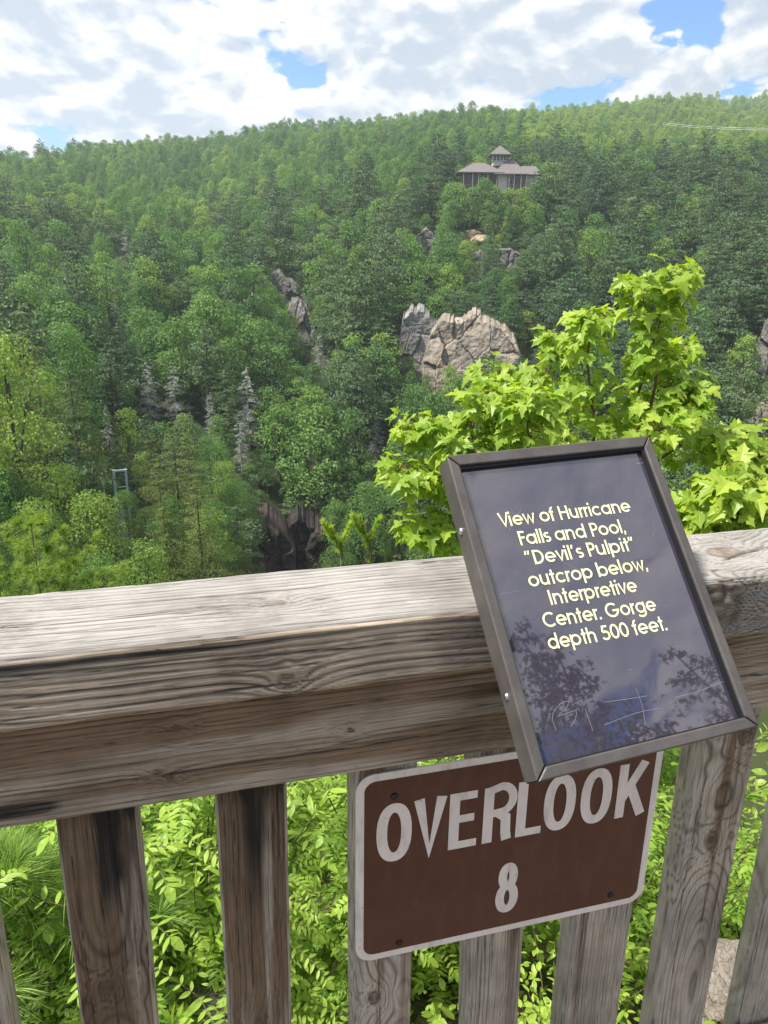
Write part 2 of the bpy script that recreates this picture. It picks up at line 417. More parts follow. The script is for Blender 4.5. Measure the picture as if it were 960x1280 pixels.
def timber(name, axis, a0, a1, b, c, mat, parent, seed, ringsp=.0065, depth=.0009, pith=(.5, -.4), wander=.012, rr=.005,
           fine=('b0', 'c1'), sf=.0014, scs=.006, sa=.004, knots=(), cracks=(), stain_shadef=None, weatherf=None, bend=.0015, wob=1., shear=None, wane=.002):
    """axis: 0 along local x (b=y, c=z), 2 along local z (b=x, c=y)"""
    pr, pn = profile(b[0], b[1], c[0], c[1], rr, sf, scs, fine)
    a = np.linspace(a0, a1, int((a1-a0)/sa)+1)
    A = a[:, None]+0*pr[None, :, 0]; B = pr[None, :, 0]+0*a[:, None]; C = pr[None, :, 1]+0*a[:, None]
    NB = pn[None, :, 0]+0*a[:, None]; NC = pn[None, :, 1]+0*a[:, None]
    pb = b[0]+pith[0]*(b[1]-b[0])+wander*fbm(a*2.1+seed, 0, 0, seed, 3)*2
    pc = c[0]+pith[1]*(c[1]-c[0])+wander*fbm(a*1.7+seed, 5, 0, seed+3, 3)*2
    rb, rc = B-pb[:, None], C-pc[:, None]
    r = np.hypot(rb, rc)
    r = r+.0022*wob*fbm(A*3.2, B*24, C*24, seed+5, 3)+.0008*fbm(A*30, B*60, C*60, seed+6, 2)
    kn = np.zeros_like(r); kin = np.zeros_like(r)
    for (ka, kb, kc, kr) in knots:
        d = np.sqrt(((A-ka)/1.35)**2+(B-kb)**2+(C-kc)**2)*(1+.15*vnoise(A*50, B*50, C*50, seed+11))
        r = r+2.3*kr*np.exp(-(d/(1.9*kr))**2)+1.1*kr*np.exp(-(np.abs(A-ka)/(7*kr))**2-((d-np.abs(A-ka)/1.35)/(3*kr))**2)
        k1 = np.clip(1.15-d/kr, 0, 1); kn = np.maximum(kn, np.minimum(1, k1*2.2)*.8); kin = np.maximum(kin, (.5*np.exp(-((d-kr)/(.13*kr))**2)+(.5+.5*np.cos(d/kr*15))*.55*(d < kr)+np.exp(-((np.abs(A-ka)/1.35-.3*np.abs(B-kb)-.3*np.abs(C-kc))/(.12*kr))**2)*.6*(d < .9*kr))*np.clip(.75+.9*vnoise(A*90, B*90, C*90, seed+14), 0, 1))
    sp = ringsp*(1+.35*vnoise(r/.03, 0, 0, seed+8))
    ph = r/ringsp+.35*vnoise(r/.011, 0, 0, seed+9)
    fr = ph-np.floor(ph); idx = np.floor(ph)
    amp = .6+.4*_h(idx.astype(np.int64), 0*idx.astype(np.int64), 0*idx.astype(np.int64), seed+21)
    brk = np.clip(.85+.8*fbm(A*9+idx*3.1, idx*1.7, 0, seed+12, 3), 0, 1)
    ln = np.exp(-((fr-.5)/.12)**2)*amp*brk+.4*np.exp(-(np.minimum(fr, 1-fr)/.08)**2)*brk*(amp < .8)
    soft = .5-.5*np.cos(2*np.pi*fr)
    line = np.clip(ln+kin, 0, 1)
    h = -depth*(ln*1.0+.35*soft*amp)-depth*1.2*kin+kn*depth*.6
    # season checks
    for (pts, wd, dp) in cracks:            # polyline in (a, b, c), half width, depth
        pts = np.array(pts, float)
        bb = np.interp(A, pts[:, 0], pts[:, 1])+.0016*fbm(A*22, 0, 0, seed+31, 3); c2 = np.interp(A, pts[:, 0], pts[:, 2])+.0016*fbm(A*25, 3, 0, seed+32, 3)
        on = (A > pts[0, 0]) & (A < pts[-1, 0])
        tp = np.clip(np.minimum(A-pts[0, 0], pts[-1, 0]-A)/.06, 0, 1)
        wv = wd*tp*(.55+.7*np.abs(vnoise(A*35, 1, 0, seed+33)))+1e-6
        d = np.hypot(B-bb, C-c2); kk = np.exp(-(d/wv)**2)*on
        h = h-dp*kk; line = np.maximum(line, kk)
    h = h+bend*fbm(A*1.3, NB*2, NC*2, seed+40, 2)
    corner = (np.abs(NB) > .05) & (np.abs(NC) > .05)
    h = h-np.where(corner, wane*(.5+fbm(A*14, NB, NC, seed+41, 4)), 0)
    B2, C2 = B+NB*h, C+NC*h
    stn_shade = stain_shadef(A, B, C, NB, NC) if stain_shadef else 0*r
    we = weatherf(A, B, C, NB, NC) if weatherf else 0*r
    if axis == 0: V = np.stack([A, B2, C2], -1)
    else:
        V = np.stack([B2, C2, A], -1)
        if shear: V[..., 0] += (A-a0)*shear
    n, k = A.shape; i = np.arange(n-1)[:, None]*k; j = np.arange(k)[None]; j2 = (j+1) % k
    F = np.stack([i+j, i+j2, i+k+j2, i+k+j], -1).reshape(-1, 4)
    if axis == 2: pass
    V = V.reshape(-1, 3)
    # end caps
    c0i, c1i = len(V), len(V)+1
    V = np.vstack([V, V[:k].mean(0), V[(n-1)*k:n*k].mean(0)])
    jj = np.arange(k)
    cap0 = np.stack([(jj+1) % k, jj, np.full(k, c0i)], -1); cap1 = np.stack([(n-1)*k+jj, (n-1)*k+(jj+1) % k, np.full(k, c1i)], -1)
    ex = lambda q: np.append(q.ravel(), [.3, .3])
    me = mesh_np(name, V, [F, cap0, cap1], mat, attrs={'line': ex(line), 'stain': ex(stn_shade), 'weather': ex(we), 'knot': ex(kn)}, smooth=True)  # 'stain' carries both stain and painted shade
    return link(name, me, parent)

W_TOP = mat_wood('weathered_top_timber', 0, (.385, .362, .33), (.50, .40, .295), (.038, .029, .023))
W_RAIL = mat_wood('protected_brown_timber', 0, (.46, .38, .29), (.26, .172, .106), (.042, .029, .02))
W_PICK = mat_wood('picket_timber', 2, (.52, .45, .355), (.21, .138, .084), (.036, .026, .019))

fence = empty('wooden_railing', tuple(DIST*nF), YAW)
tag(fence, 'weathered grey wooden railing with a heavy top timber and upright pickets', 'railing')
zrb = CZ-H_RB; zrt = zrb+R_H; zt0, zt1 = zrt+.001, zrt+T_H
X0, X1 = -1.25, 1.75
def k_at(x, y, d): s, z = sz(x, y, d); return s, z
# top timber: y from -OVER to T_DEP-OVER
fy0, fy1 = -OVER, T_DEP-OVER
def top_pt(x, y):                            # on its top face
    r = ray(x, y); Q = CAMP+r*((zt1-CZ)/r[2]); return Q@tF, Q@nF-DIST
ks = []
s, z = k_at(360, 853, fy0); ks.append((s, fy0, z, .0065))
s, z = k_at(893, 765, fy0); ks.append((s, fy0, z, .026))
s, d = top_pt(905, 690); ks.append((s, d, zt1, .017))
s, d = top_pt(345, 752); ks.append((s, d, zt1, .007))
cr = []
def tcr(p): return [(top_pt(*q)[0], top_pt(*q)[1], zt1) for q in p]
def fcr(p, d): return [(sz(*q, d)[0], d, sz(*q, d)[1]) for q in p]
cr.append((tcr([(-40, 812), (140, 797), (330, 776), (500, 757)]), .0009, .003))
cr.append((tcr([(-30, 775), (90, 768), (200, 760)]), .0008, .003))
cr.append((fcr([(-30, 905), (200, 876), (420, 846)], fy0), .0010, .003))
cr.append((fcr([(60, 845), (260, 826), (480, 806), (600, 795)], fy0), .0011, .003))
for _q in range(9):
    _x, _y = random.uniform(-40, 480), random.uniform(.08, .92); _l = random.uniform(90, 260); _f = lambda x: (740-.0865*x)+_y*((826-.107*x)-(740-.0865*x))
    cr.append((tcr([(_x, _f(_x)), (_x+_l*.5, _f(_x+_l*.5)+random.uniform(-2, 2)), (_x+_l, _f(_x+_l))]), random.uniform(.0007, .0013), .004))
for _q in range(8):
    _x, _y = random.uniform(-40, 440), random.uniform(.12, .9); _l = random.uniform(80, 220); _f = lambda x: (826-.107*x)+_y*((916-.118*x)-(826-.107*x))
    cr.append((fcr([(_x, _f(_x)), (_x+_l*.5, _f(_x+_l*.5)+random.uniform(-2, 2)), (_x+_l, _f(_x+_l))], fy0), random.uniform(.0006, .0012), .004))
cr.append((tcr([(240, 762), (330, 756), (420, 744), (480, 738)]), .0012, .004))
cr.append((tcr([(890, 706), (930, 690), (1000, 674)]), .0028, .008))
cr.append((tcr([(-60, 800), (120, 787), (230, 778)]), .0016, .004))
cr.append((tcr([(20, 762), (160, 752), (300, 742)]), .0011, .003))
cr.append((tcr([(400, 728), (500, 715), (572, 708)]), .0011, .003))
cr.append((fcr([(-40, 880), (150, 858), (300, 838)], fy0), .0013, .004))
cr.append((fcr([(640, 800), (760, 790)], fy0), .0012, .004))
cr.append((fcr([(925, 792), (985, 778)], fy0), .0016, .004))
def st_top(A, B, C, NB, NC):
    fr = np.clip(-NB, 0, 1)
    edge = np.exp(-((C-(zt1-.010))/.010)**2)*np.clip(.75+1.0*fbm(A*6, C*40, 0, 71, 4), 0, 1)
    ft = np.exp(-((C-(zt1-.022-.012*np.sin(A*4)))/.008)**2)*np.clip(.2+1.6*fbm(A*5+9, C*30, 0, 72, 4), 0, 1)
    return np.clip(fr, 0, 1)*np.clip(edge*1.0+.6*ft, 0, 1)+np.clip(NC, 0, 1)*np.exp(-((B-fy0)/.006)**2)*.35
def we_top(A, B, C, NB, NC):
    up = np.clip(NC, 0, 1)
    w = np.where(up > .4, .92+.3*fbm(A*4, B*30, 0, 73, 4), .30+.5*fbm(A*3, C*35, 0, 74, 4)+.10*np.clip((A-.6)*4, 0, 1)*1.6)
    return np.where(NC < -.5, .1, w)
timber('top_timber', 0, X0, X1, (fy0, fy1), (zt0, zt1), W_TOP, fence, 11, ringsp=.0066, depth=.0019, pith=(-.6, -1.0), wander=.009, rr=.006,
       fine=('b0', 'c1'), sf=.0013, sa=.0035, knots=ks, cracks=cr, stain_shadef=st_top, weatherf=we_top, bend=.004, wane=.003)
# lower rail
ks = []
for (x, y, r) in [(220, 911, .004), (196, 965, .003), (213, 975, .0035), (438, 913, .003), (700, 905, .01)]:
    s, z = k_at(x, y, 0); ks.append((s, 0, z, r))
cr = [(fcr([(-60, 1005), (200, 970), (480, 930), (640, 900)], 0), .0011, .005), (fcr([(905, 851), (985, 839)], 0), .0022, .008),
      (fcr([(300, 905), (520, 868)], 0), .0009, .003), (fcr([(-30, 950), (180, 925)], 0), .0008, .003)]
sA, zA = k_at(30, 1013, 0)
def st_shade_rail(A, B, C, NB, NC):
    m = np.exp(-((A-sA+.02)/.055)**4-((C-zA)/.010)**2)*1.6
    u = np.clip((C-zrt+.035)/.035, 0, 1)*np.clip(.25+.9*fbm(A*4, C*20, 0, 75, 3), 0, 1)*.5  # shade of the overhanging top timber, painted along the rail's upper edge
    q = np.exp(-((A-.36)/.10)**2)*np.clip(.5+fbm(A*9, C*40, 0, 78, 3), 0, 1)*.7  # painted shade beside and beneath the tilted panel
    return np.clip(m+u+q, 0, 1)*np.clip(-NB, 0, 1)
timber('lower_rail', 0, X0, X1, (0, .038), (zrb, zrt), W_RAIL, fence, 23, wob=.45, ringsp=.0062, depth=.0008, pith=(1.2, -1.1), wander=.010, rr=.004,
       fine=('b0',), sf=.0016, sa=.004, knots=ks, cracks=cr, stain_shadef=st_shade_rail,
       weatherf=lambda A, B, C, NB, NC: .22+.9*fbm(A*3, C*28, 0, 76, 4)+.55*np.clip((zrb+.05-C)/.05, 0, 1)+.3*np.clip((A-.55)*4, 0, 1))
zb1 = .15
timber('bottom_rail', 0, X0, X1, (-.004, .034), (zb1-.09, zb1), W_RAIL, fence, 29, sf=.003, sa=.006, fine=('b0', 'c1'),
       weatherf=lambda A, B, C, NB, NC: .5+.5*fbm(A*3, C*28, 0, 77, 3)+.3*np.clip(NC, 0, 1))
# pickets: measured left/right edges (row just under the rail, row at the frame's bottom)
SP0, S0, PD = .165, -.1586, .038
pk_def = {-4: 0, -3: 0, -2: 0, -1: 0, 0: 1, 1: 1, 2: 1, 3: 1, 4: 1, 5: 1, 6: 1, 7: 0, 8: 0, 9: 0, 10: 0}
meas = {0: [(68, 1030, 100, 1280), (172, 1014, 197, 1280)], 1: [(270, 997, 285, 1280), (357, 985, 365, 1280)], 2: [(441, 985, 439, 1280), (521, 970, 517, 1280)],
        3: [(583, 1172, 579, 1270), (659, 1158, 655, 1270)], 4: [(715, 1144, 703, 1270), (796, 1127, 774, 1270)], 5: [(872, 937, 815, 1280), (951, 909, 883, 1272)]}
pk_knots = {0: [(132, 1235, .009)], 1: [(322, 1275, .005)], 2: [(468, 1248, .008)], 5: [(889, 1050, .012), (934, 915, .016)]}
for i, vis in pk_def.items():
    if i in meas:
        L_, R2 = meas[i]
        l0, l1 = sz(L_[0], L_[1], PD), sz(L_[2], L_[3], PD); r0, r1 = sz(R2[0], R2[1], PD), sz(R2[2], R2[3], PD)
        zt = zrb; f = lambda p, q: p[0]+(zt-p[1])*(q[0]-p[0])/(q[1]-p[1])
        sl = f(l0, l1); sr = f(r0, r1); shear = ((l1[0]-l0[0])/(l1[1]-l0[1])+(r1[0]-r0[0])/(r1[1]-r0[1]))/2
        wd = float(np.clip(sr-sl, .082, .097)); mid = (sl+sr)/2; shear = float(np.clip(shear, -.03, .03))
    else: wd, mid, shear = .089, S0+i*SP0+.045, 0
    zlo, zhi = .06, zrt-.01
    mb = mid-shear*(zrb-zlo)
    kk = [(sz(x, y, PD)[1], mb-0+0*(x), PD, r) for x, y, r in pk_knots.get(i, [])]
    kk = [(sz(x, y, PD)[1], sz(x, y, PD)[0]-shear*(sz(x, y, PD)[1]-zlo), PD, r) for x, y, r in pk_knots.get(i, [])]
    blk = {0: 1.0, 1: .85, 4: .5, 2: .2, 3: .3}.get(i, .15)
    def st_shade_pick(A, B, C, NB, NC, mb=mb, blk=blk, i=i, wd=wd):
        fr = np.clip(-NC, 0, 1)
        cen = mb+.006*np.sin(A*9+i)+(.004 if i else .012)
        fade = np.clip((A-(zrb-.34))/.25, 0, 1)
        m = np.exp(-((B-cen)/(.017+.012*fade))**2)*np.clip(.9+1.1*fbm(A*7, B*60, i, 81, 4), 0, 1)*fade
        t = np.clip((A-(zrb-.05))/.05, 0, 1)*.7  # shadow of the lower rail painted across the picket; the streak above is stain
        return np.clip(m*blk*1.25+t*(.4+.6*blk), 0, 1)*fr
    gb = {0: .08, 1: .12, 2: .35, 3: .42, 4: .42, 5: .62, 6: .62}.get(i, .4)
    def wep(A, B, C, NB, NC, gb=gb, i=i, mb=mb, wd=wd):
        sidew = np.where(np.abs(NB) > .5, .85, 0)
        edge = .35*np.clip((np.abs(B-mb)-wd*.36)/(wd*.14), 0, 1)
        low = .25*np.clip((zrb-.1-A)/.3, 0, 1)
        return gb+sidew+edge+low+.7*fbm(A*3, B*60, i, 83, 4)
    crk = []
    for q in range(3):
        x_ = mb+(q-1)*.025+random.uniform(-.01, .01); za = random.uniform(.3, .5)
        crk.append(([(za, x_, PD), (za+.15, x_+random.uniform(-.004, .004), PD), (za+.34, x_+random.uniform(-.006, .006), PD)], .0008, .003))
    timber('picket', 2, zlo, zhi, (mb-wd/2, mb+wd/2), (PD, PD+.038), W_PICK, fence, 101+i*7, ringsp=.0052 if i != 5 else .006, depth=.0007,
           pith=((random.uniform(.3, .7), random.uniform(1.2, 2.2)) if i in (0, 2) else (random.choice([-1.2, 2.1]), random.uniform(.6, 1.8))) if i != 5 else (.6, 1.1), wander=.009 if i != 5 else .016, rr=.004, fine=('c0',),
           sf=.0013 if vis else .006, scs=.004, sa=.004 if vis else .012, knots=kk, cracks=crk if vis else (), stain_shadef=st_shade_pick, weatherf=wep, shear=shear, wane=.003)

# deck the viewer stands on
mdeck = mat_wood('deck_boards', 0, (.36, .33, .30), (.2, .16, .12), (.05, .04, .03))
Vd = []
for k in range(16):
    v, f = box(-2.6, 3.2, -.09-k*.142-.136, -.09-k*.142, -.035, 0); Vd.append((v, f, 0))
v, f = box(-2.6, 3.2, .0, .038, -.25, -.05); Vd.append((v, f, 0))
V, F, mi = join(Vd)
dk = link('deck', mesh_np('deck', V, F, mdeck), None, tuple(DIST*nF)); dk.rotation_euler = (0, 0, YAW); bevel_obj(dk, .004)
tag(dk, 'weathered boards of the overlook deck in front of the railing', kind='structure')

# ------------------------------------------------------------------ lettering from strokes
def offs(pts, t, closed=False):
    p = np.asarray(pts, float); n = len(p)
    if closed: prv, nxt = np.roll(p, 1, 0), np.roll(p, -1, 0)
    else: prv = np.vstack([p[0]*2-p[1], p[:-1]]); nxt = np.vstack([p[1:], p[-1]*2-p[-2]])
    d1 = p-prv; d2 = nxt-p
    d1 /= np.linalg.norm(d1, axis=1)[:, None]+1e-9; d2 /= np.linalg.norm(d2, axis=1)[:, None]+1e-9
    n1 = np.stack([-d1[:, 1], d1[:, 0]], -1); n2 = np.stack([-d2[:, 1], d2[:, 0]], -1)
    b = n1+n2; b /= np.linalg.norm(b, axis=1)[:, None]+1e-9
    k = 1/np.clip((b*n1).sum(1), .62, 1)
    off = b*(k*t/2)[:, None]
    L, Rr = p+off, p-off
    V = np.empty((2*n, 2)); V[0::2] = L; V[1::2] = Rr
    m = n if closed else n-1
    F = [[2*i, 2*i+1, (2*i+3) % (2*n), (2*i+2) % (2*n)] for i in range(m)]
    return V, np.array(F)
def arc(cx, cy, rx, ry, a0, a1, n=26):
    a = np.radians(np.linspace(a0, a1, n)); return np.stack([cx+rx*np.cos(a), cy+ry*np.sin(a)], -1)
def glyph(ch, t=.165):
    """geometric sans, cap height 1; returns strokes [(pts, closed)] and advance"""
    h = t/2; X = .74; r = X/2-h; cy = X/2; cx = X/2+.02; S = []
    L = lambda *p: S.append((np.array(p, float), False))
    Af = lambda *a, **k: S.append((arc(*a, **k), False))
    O = lambda cx, cy, rx, ry: S.append((arc(cx, cy, rx, ry, 0, 360, 41)[:-1], True))
    if ch == ' ': return [], .30
    if ch in 'oabdpgq':
        O(cx, cy, r, r); w = 2*cx
        if ch == 'a': L((cx+r, 0), (cx+r, X))
        if ch == 'd': L((cx+r, 0), (cx+r, 1.02))
        if ch == 'b': L((cx-r, 0), (cx-r, 1.02))
        if ch == 'p': L((cx-r, -.27), (cx-r, X))
        if ch == 'g': L((cx+r, X), (cx+r, .02)); Af(cx, .02, r, .23, 0, -150, n=18)
        return S, w+(.02 if ch != 'o' else 0)
    if ch == 'e': Af(cx, cy, r, r, 0, 318); L((cx-r, cy-.01), (cx+r+h*.98, cy-.01)); return S, 2*cx
    if ch == 'c': Af(cx, cy, r, r, 42, 318); return S, 2*cx-.08
    if ch in 'nhu':
        q = .23
        if ch == 'u': Af(h+.03+q, q+h, q, q, 180, 360, n=18); L((h+.03, q+h), (h+.03, X)); L((h+.03+2*q, 0), (h+.03+2*q, X))
        else:
            Af(h+.03+q, X-q-h, q, q, 180, 0, n=18); L((h+.03, 0), (h+.03, 1.02 if ch == 'h' else X)); L((h+.03+2*q, X-q-h), (h+.03+2*q, 0))
        return S, 2*q+t+.09
    if ch == 'r': L((h+.03, 0), (h+.03, X)); Af(h+.03+.2, X-.2-h, .2, .2, 180, 78, n=12); return S, .36
    if ch == 'i': L((h+.03, 0), (h+.03, X)); L((h+.03, .86), (h+.03, 1.02)); return S, t+.08
    if ch == 'l': L((h+.03, 0), (h+.03, 1.02)); return S, t+.08
    if ch == 't': L((.19, 0), (.19, .97)); L((.02, X-h), (.36, X-h)); return S, .38
    if ch == 'f': L((.16, 0), (.16, .80)); Af(.16+.16, .80, .16, .16, 180, 85, n=12); L((.0, X-h), (.32, X-h)); return S, .36
    if ch == 's':
        q = (X-t)/4; c = .23
        Af(c, X-h-q, q*1.1, q, 40, 270, n=18); Af(c, h+q, q*1.15, q, 90, -140, n=18); return S, .44
    if ch in 'vw':
        if ch == 'v': L((.05, X), (.29, h*.6), (.53, X)); return S, .58
        L((.05, X), (.24, h*.5), (.42, X-.1), (.60, h*.5), (.79, X)); return S, .84
    if ch == 'V': L((.05, 1), (.36, h*.5), (.67, 1)); return S, .66
    if ch == 'H': L((h+.04, 0), (h+.04, 1)); L((.66, 0), (.66, 1)); L((h, .53), (.66, .53)); return S, .78
    if ch == 'F': L((h+.04, 0), (h+.04, 1)); L((h, 1-h), (.50, 1-h)); L((h, .53), (.46, .53)); return S, .50
    if ch == 'P': L((h+.04, 0), (h+.04, 1)); L((h, 1-h), (.34, 1-h)); Af(.34, .70, .19, .30-h, 90, -90, n=18); L((.34, .40+h), (h, .40+h)); return S, .60
    if ch == 'D': L((h+.04, 0), (h+.04, 1)); L((h, 1-h), (.30, 1-h)); Af(.30, .5, .36, .5-h, 90, -90); L((.30, h), (h, h)); return S, .77
    if ch == 'I': L((h+.05, 0), (h+.05, 1)); return S, t+.11
    if ch == 'C': Af(.52, .5, .5-h, .5-h, 48, 312); return S, .90
    if ch == 'G': Af(.52, .5, .5-h, .5-h, 45, 360, n=34); L((.54, .46), (.52+.5, .46)); return S, 1.06
    if ch == '0': O(.34, .5, .30-h+.03, .5-h); return S, .68
    if ch == '5': L((.54, 1-h), (.22, 1-h), (.15, .56)); Af(.31, .33, .26, .33-h, 128, -150, n=26); return S, .66
    if ch == '.': L((.11, 0), (.11, .16)); return S, .24
    if ch == ',': L((.13, .15), (.07, -.13)); return S, .24
    if ch in '"“”\'’':
        k = 1 if ch in "'’" else 2
        for q in range(k):
            x = .09+q*.19
            if ch == '“': L((x-.02, .72), (x+.04, 1.0))
            else: L((x+.04, 1.0), (x-.02, .72))
        return S, .12+.19*k
    raise KeyError(ch)
def text_mesh(lines):
    """lines: [(text, left, right, baseline (two heights), cap)] on a plane -> V2, F, layer"""
    V, F, n, lay = [], [], 0, []
    q = 0
    for (tx, x0, x1, b0, b1, cap) in lines:
        tot = sum(glyph(c)[1] for c in tx); kx = (x1-x0)/tot; x = 0
        for c in tx:
            st, adv = glyph(c)
            for pts, cl in st:
                v, f = offs(pts, 0.136 if c not in "“”’'," else .12, cl)
                u = x0+(x+v[:, 0])*kx; y = b0+(b1-b0)*(u-x0)/(x1-x0)+v[:, 1]*cap
                V.append(np.stack([u, y, np.full(len(v), (q % 7)*6e-5)], -1)); F.append(f+n); n += len(v); q += 1
            x += adv
    return np.concatenate(V), np.concatenate(F)

# ------------------------------------------------------------------ tilted interpretive panel
PTL = np.array([.06727463, .81525556, -.20277518]); PW, PH = .2621, .3431
pX = np.array([.94202789, .33467867, .02395102]); pZ = np.array([-.23311176, .60146029, .76413639]); pZ -= pX*(pX@pZ); pZ /= np.linalg.norm(pZ)
pN = np.cross(pX, pZ)                   # towards the viewer
panel = empty('interpretive_panel')
panel.matrix_world = Matrix(((pX[0], pZ[0], pN[0], PTL[0]), (pX[1], pZ[1], pN[1], PTL[1]), (pX[2], pZ[2], pN[2], PTL[2]+CZ), (0, 0, 0, 1)))
tag(panel, 'tilted dark framed panel with pale yellow lettering mounted on top of the wooden railing', 'information panel')
TH = .030
m = NT('bronze_powder_coat'); o = m.obj(); nn = m.noise(o, 900, 2, .5); n3 = m.noise(o, 25, 4, .6)
cc = m.mix(m.ramp(n3, .35, .7), (.060, .052, .048), (.085, .075, .069))
m.pbr(cc, .42, m.bump(nn, .35, .0006), spec=.5); M_BRONZE = m.m
# frame: four mitred bars (local x right, y up, z out); a shallow channel each
def bar(P0, P1, I0, I1):
    """outer corners P0,P1, inner corners I0,I1 (2d); front at z=0, depth TH"""
    g = .0008
    P0, P1, I0, I1 = [np.array(p, float) for p in (P0, P1, I0, I1)]
    d = (P1-P0)/np.linalg.norm(P1-P0); P0, P1 = P0+d*g, P1-d*g; I0, I1 = I0+d*g, I1-d*g
    v = [(*P0, 0), (*P1, 0), (*I1, 0), (*I0, 0), (*P0, -TH), (*P1, -TH), (*I1, -TH), (*I0, -TH)]
    return np.array(v), [np.array([[0, 3, 2, 1], [4, 5, 6, 7], [0, 1, 5, 4], [3, 7, 6, 2], [0, 4, 7, 3], [1, 2, 6, 5]])]
FW = .0120
o_ = [(0, 0), (PW, 0), (PW, -PH), (0, -PH)]; i_ = [(FW, -FW-.001), (PW-FW, -FW-.002), (PW-FW, -PH+FW), (FW, -PH+FW)]
fr = empty('frame'); fr.parent = panel
for a, b in ((0, 1), (1, 2), (2, 3), (3, 0)):
    v, f = bar(o_[a], o_[b], i_[a], i_[b])
    ob = link('frame_bar', mesh_np('frame_bar', v, [f[0][:, ::-1]], M_BRONZE), fr); bevel_obj(ob, .0018, 3)
    for p in ob.data.polygons: p.use_smooth = False
v, f = box(.004, PW-.004, -PH+.004, -.004, -TH+.001, -TH+.004)
gp = []
M_BLK = mat_plain('black_shadow_gap', (.006, .006, .007), .6, var=0)  # black strips put in as the shadow gap under the frame's inner edge
for (x0, x1, y0, y1) in ((FW-.001, PW-FW+.001, -FW-.0045, -FW+.0005), (PW-FW-.0035, PW-FW+.001, -PH+FW, -FW-.0046), (FW-.001, FW+.0012, -PH+FW, -FW-.0046), (FW+.0013, PW-FW-.0036, -PH+FW-.001, -PH+FW+.0012)):
    v, f = box(x0, x1, y0, y1, -.0095, -.0035); gp.append((v, f, 0))
Vg, Fg, mi = join(gp); link('shadow_gap_strip', mesh_np('shadow_gap_strip', Vg, Fg, M_BLK), panel)
v, f = box(.004, PW-.004, -PH+.004, -.004, -TH+.001, -TH+.004)
link('back_plate', mesh_np('back_plate', v, f, M_BRONZE), panel)
# glossy face, recessed
m = NT('glossy_panel_face'); o = m.obj()
scn = m.n('ShaderNodeTexNoise'); sm_ = m.n('ShaderNodeMapping'); sm_.inputs['Rotation'].default_value = (0, 0, .9); sm_.inputs['Scale'].default_value = (12, 420, 1)
m.l(o, sm_.inputs[0]); s1 = m.noise(sm_.outputs[0], 1, 2, .4)
sm2 = m.n('ShaderNodeMapping'); sm2.inputs['Rotation'].default_value = (0, 0, -.5); sm2.inputs['Scale'].default_value = (9, 500, 1); m.l(o, sm2.inputs[0]); s2 = m.noise(sm2.outputs[0], 1, 2, .4)
msk = m.ramp(m.noise(o, 26, 3, .6), .54, .66)
sc_ = m.math('MULTIPLY', m.math('MAXIMUM', m.ramp(s1, .735, .76), m.ramp(s2, .74, .765)), msk)
dust = m.ramp(m.noise(o, 12, 5, .65), .45, .8)
col = m.mix(m.math('MULTIPLY', dust, .25), (.038, .032, .052), (.080, .070, .095))
col = m.mix(m.math('MULTIPLY', sc_, .7), col, (.34, .33, .36))
rg = m.math('ADD', .018, m.math('ADD', m.math('MULTIPLY', dust, .03), m.math('MULTIPLY', sc_, .3)))
m.pbr(col, rg, None, spec=.62, ior=2.0); M_FACE = m.m
zf = -.0085
v, f = box(FW-.003, PW-FW+.003, -PH+FW-.003, -FW+.003, zf-.004, zf)
face = link('panel_face', mesh_np('panel_face', v, f, M_FACE), panel)
M_YEL = mat_plain('pale_yellow_ink', (.72, .70, .42), .45, var=.06)
TL_ = [("View of Hurricane", .0425, .2085, .0866, .0890), ("Falls and Pool,", .0585, .1925, .1100, .1128), ("“Devil’s Pulpit”", .0595, .1985, .1330, .1345),
       ("outcrop below,", .0550, .2035, .1565, .1588), ("Interpretive", .0725, .1815, .1788, .1806), ("Center. Gorge", .0580, .1965, .2013, .2046), ("depth 500 feet.", .0560, .2015, .2240, .2272)]
V, F = text_mesh([(t, a, b, -c, -d, .0163) for t, a, b, c, d in TL_]); V[:, 2] += zf+.0004
link('lettering', mesh_np('lettering', V, F, M_YEL), face)
# scratched initials in the gloss (thin strokes)
M_SCR = mat_plain('scratch_mark', (.22, .21, .24), .6, var=.1)
def puv(x, y):
    d = ray(x, y); Q = d*((pN@PTL)/(pN@d))-PTL; return Q@pX, Q@pZ
scr = []
for pl in ([(700, 912), (695, 893), (705, 878), (716, 875), (712, 884), (703, 893), (716, 889), (725, 887), (724, 898), (718, 907)],
           [(736, 884), (742, 900), (746, 912)], [(760, 876), (790, 872), (815, 868)], [(800, 858), (808, 880), (812, 905)], [(640, 650), (650, 640), (655, 634)],
           [(640, 660), (648, 648), (653, 640)], [(820, 668), (823, 660), (821, 650)], [(850, 870), (880, 862), (910, 850)], [(690, 690), (720, 706), (735, 712)], [(760, 905), (800, 890), (830, 884)]):
    p = spline([puv(*q) for q in pl], 24); v, f = offs(p, .00042); scr.append(1); link('scratch_mark', mesh_np('scratch_mark', np.c_[v, np.full(len(v), zf+.0002+.00002*len(scr))], f, M_SCR), face)
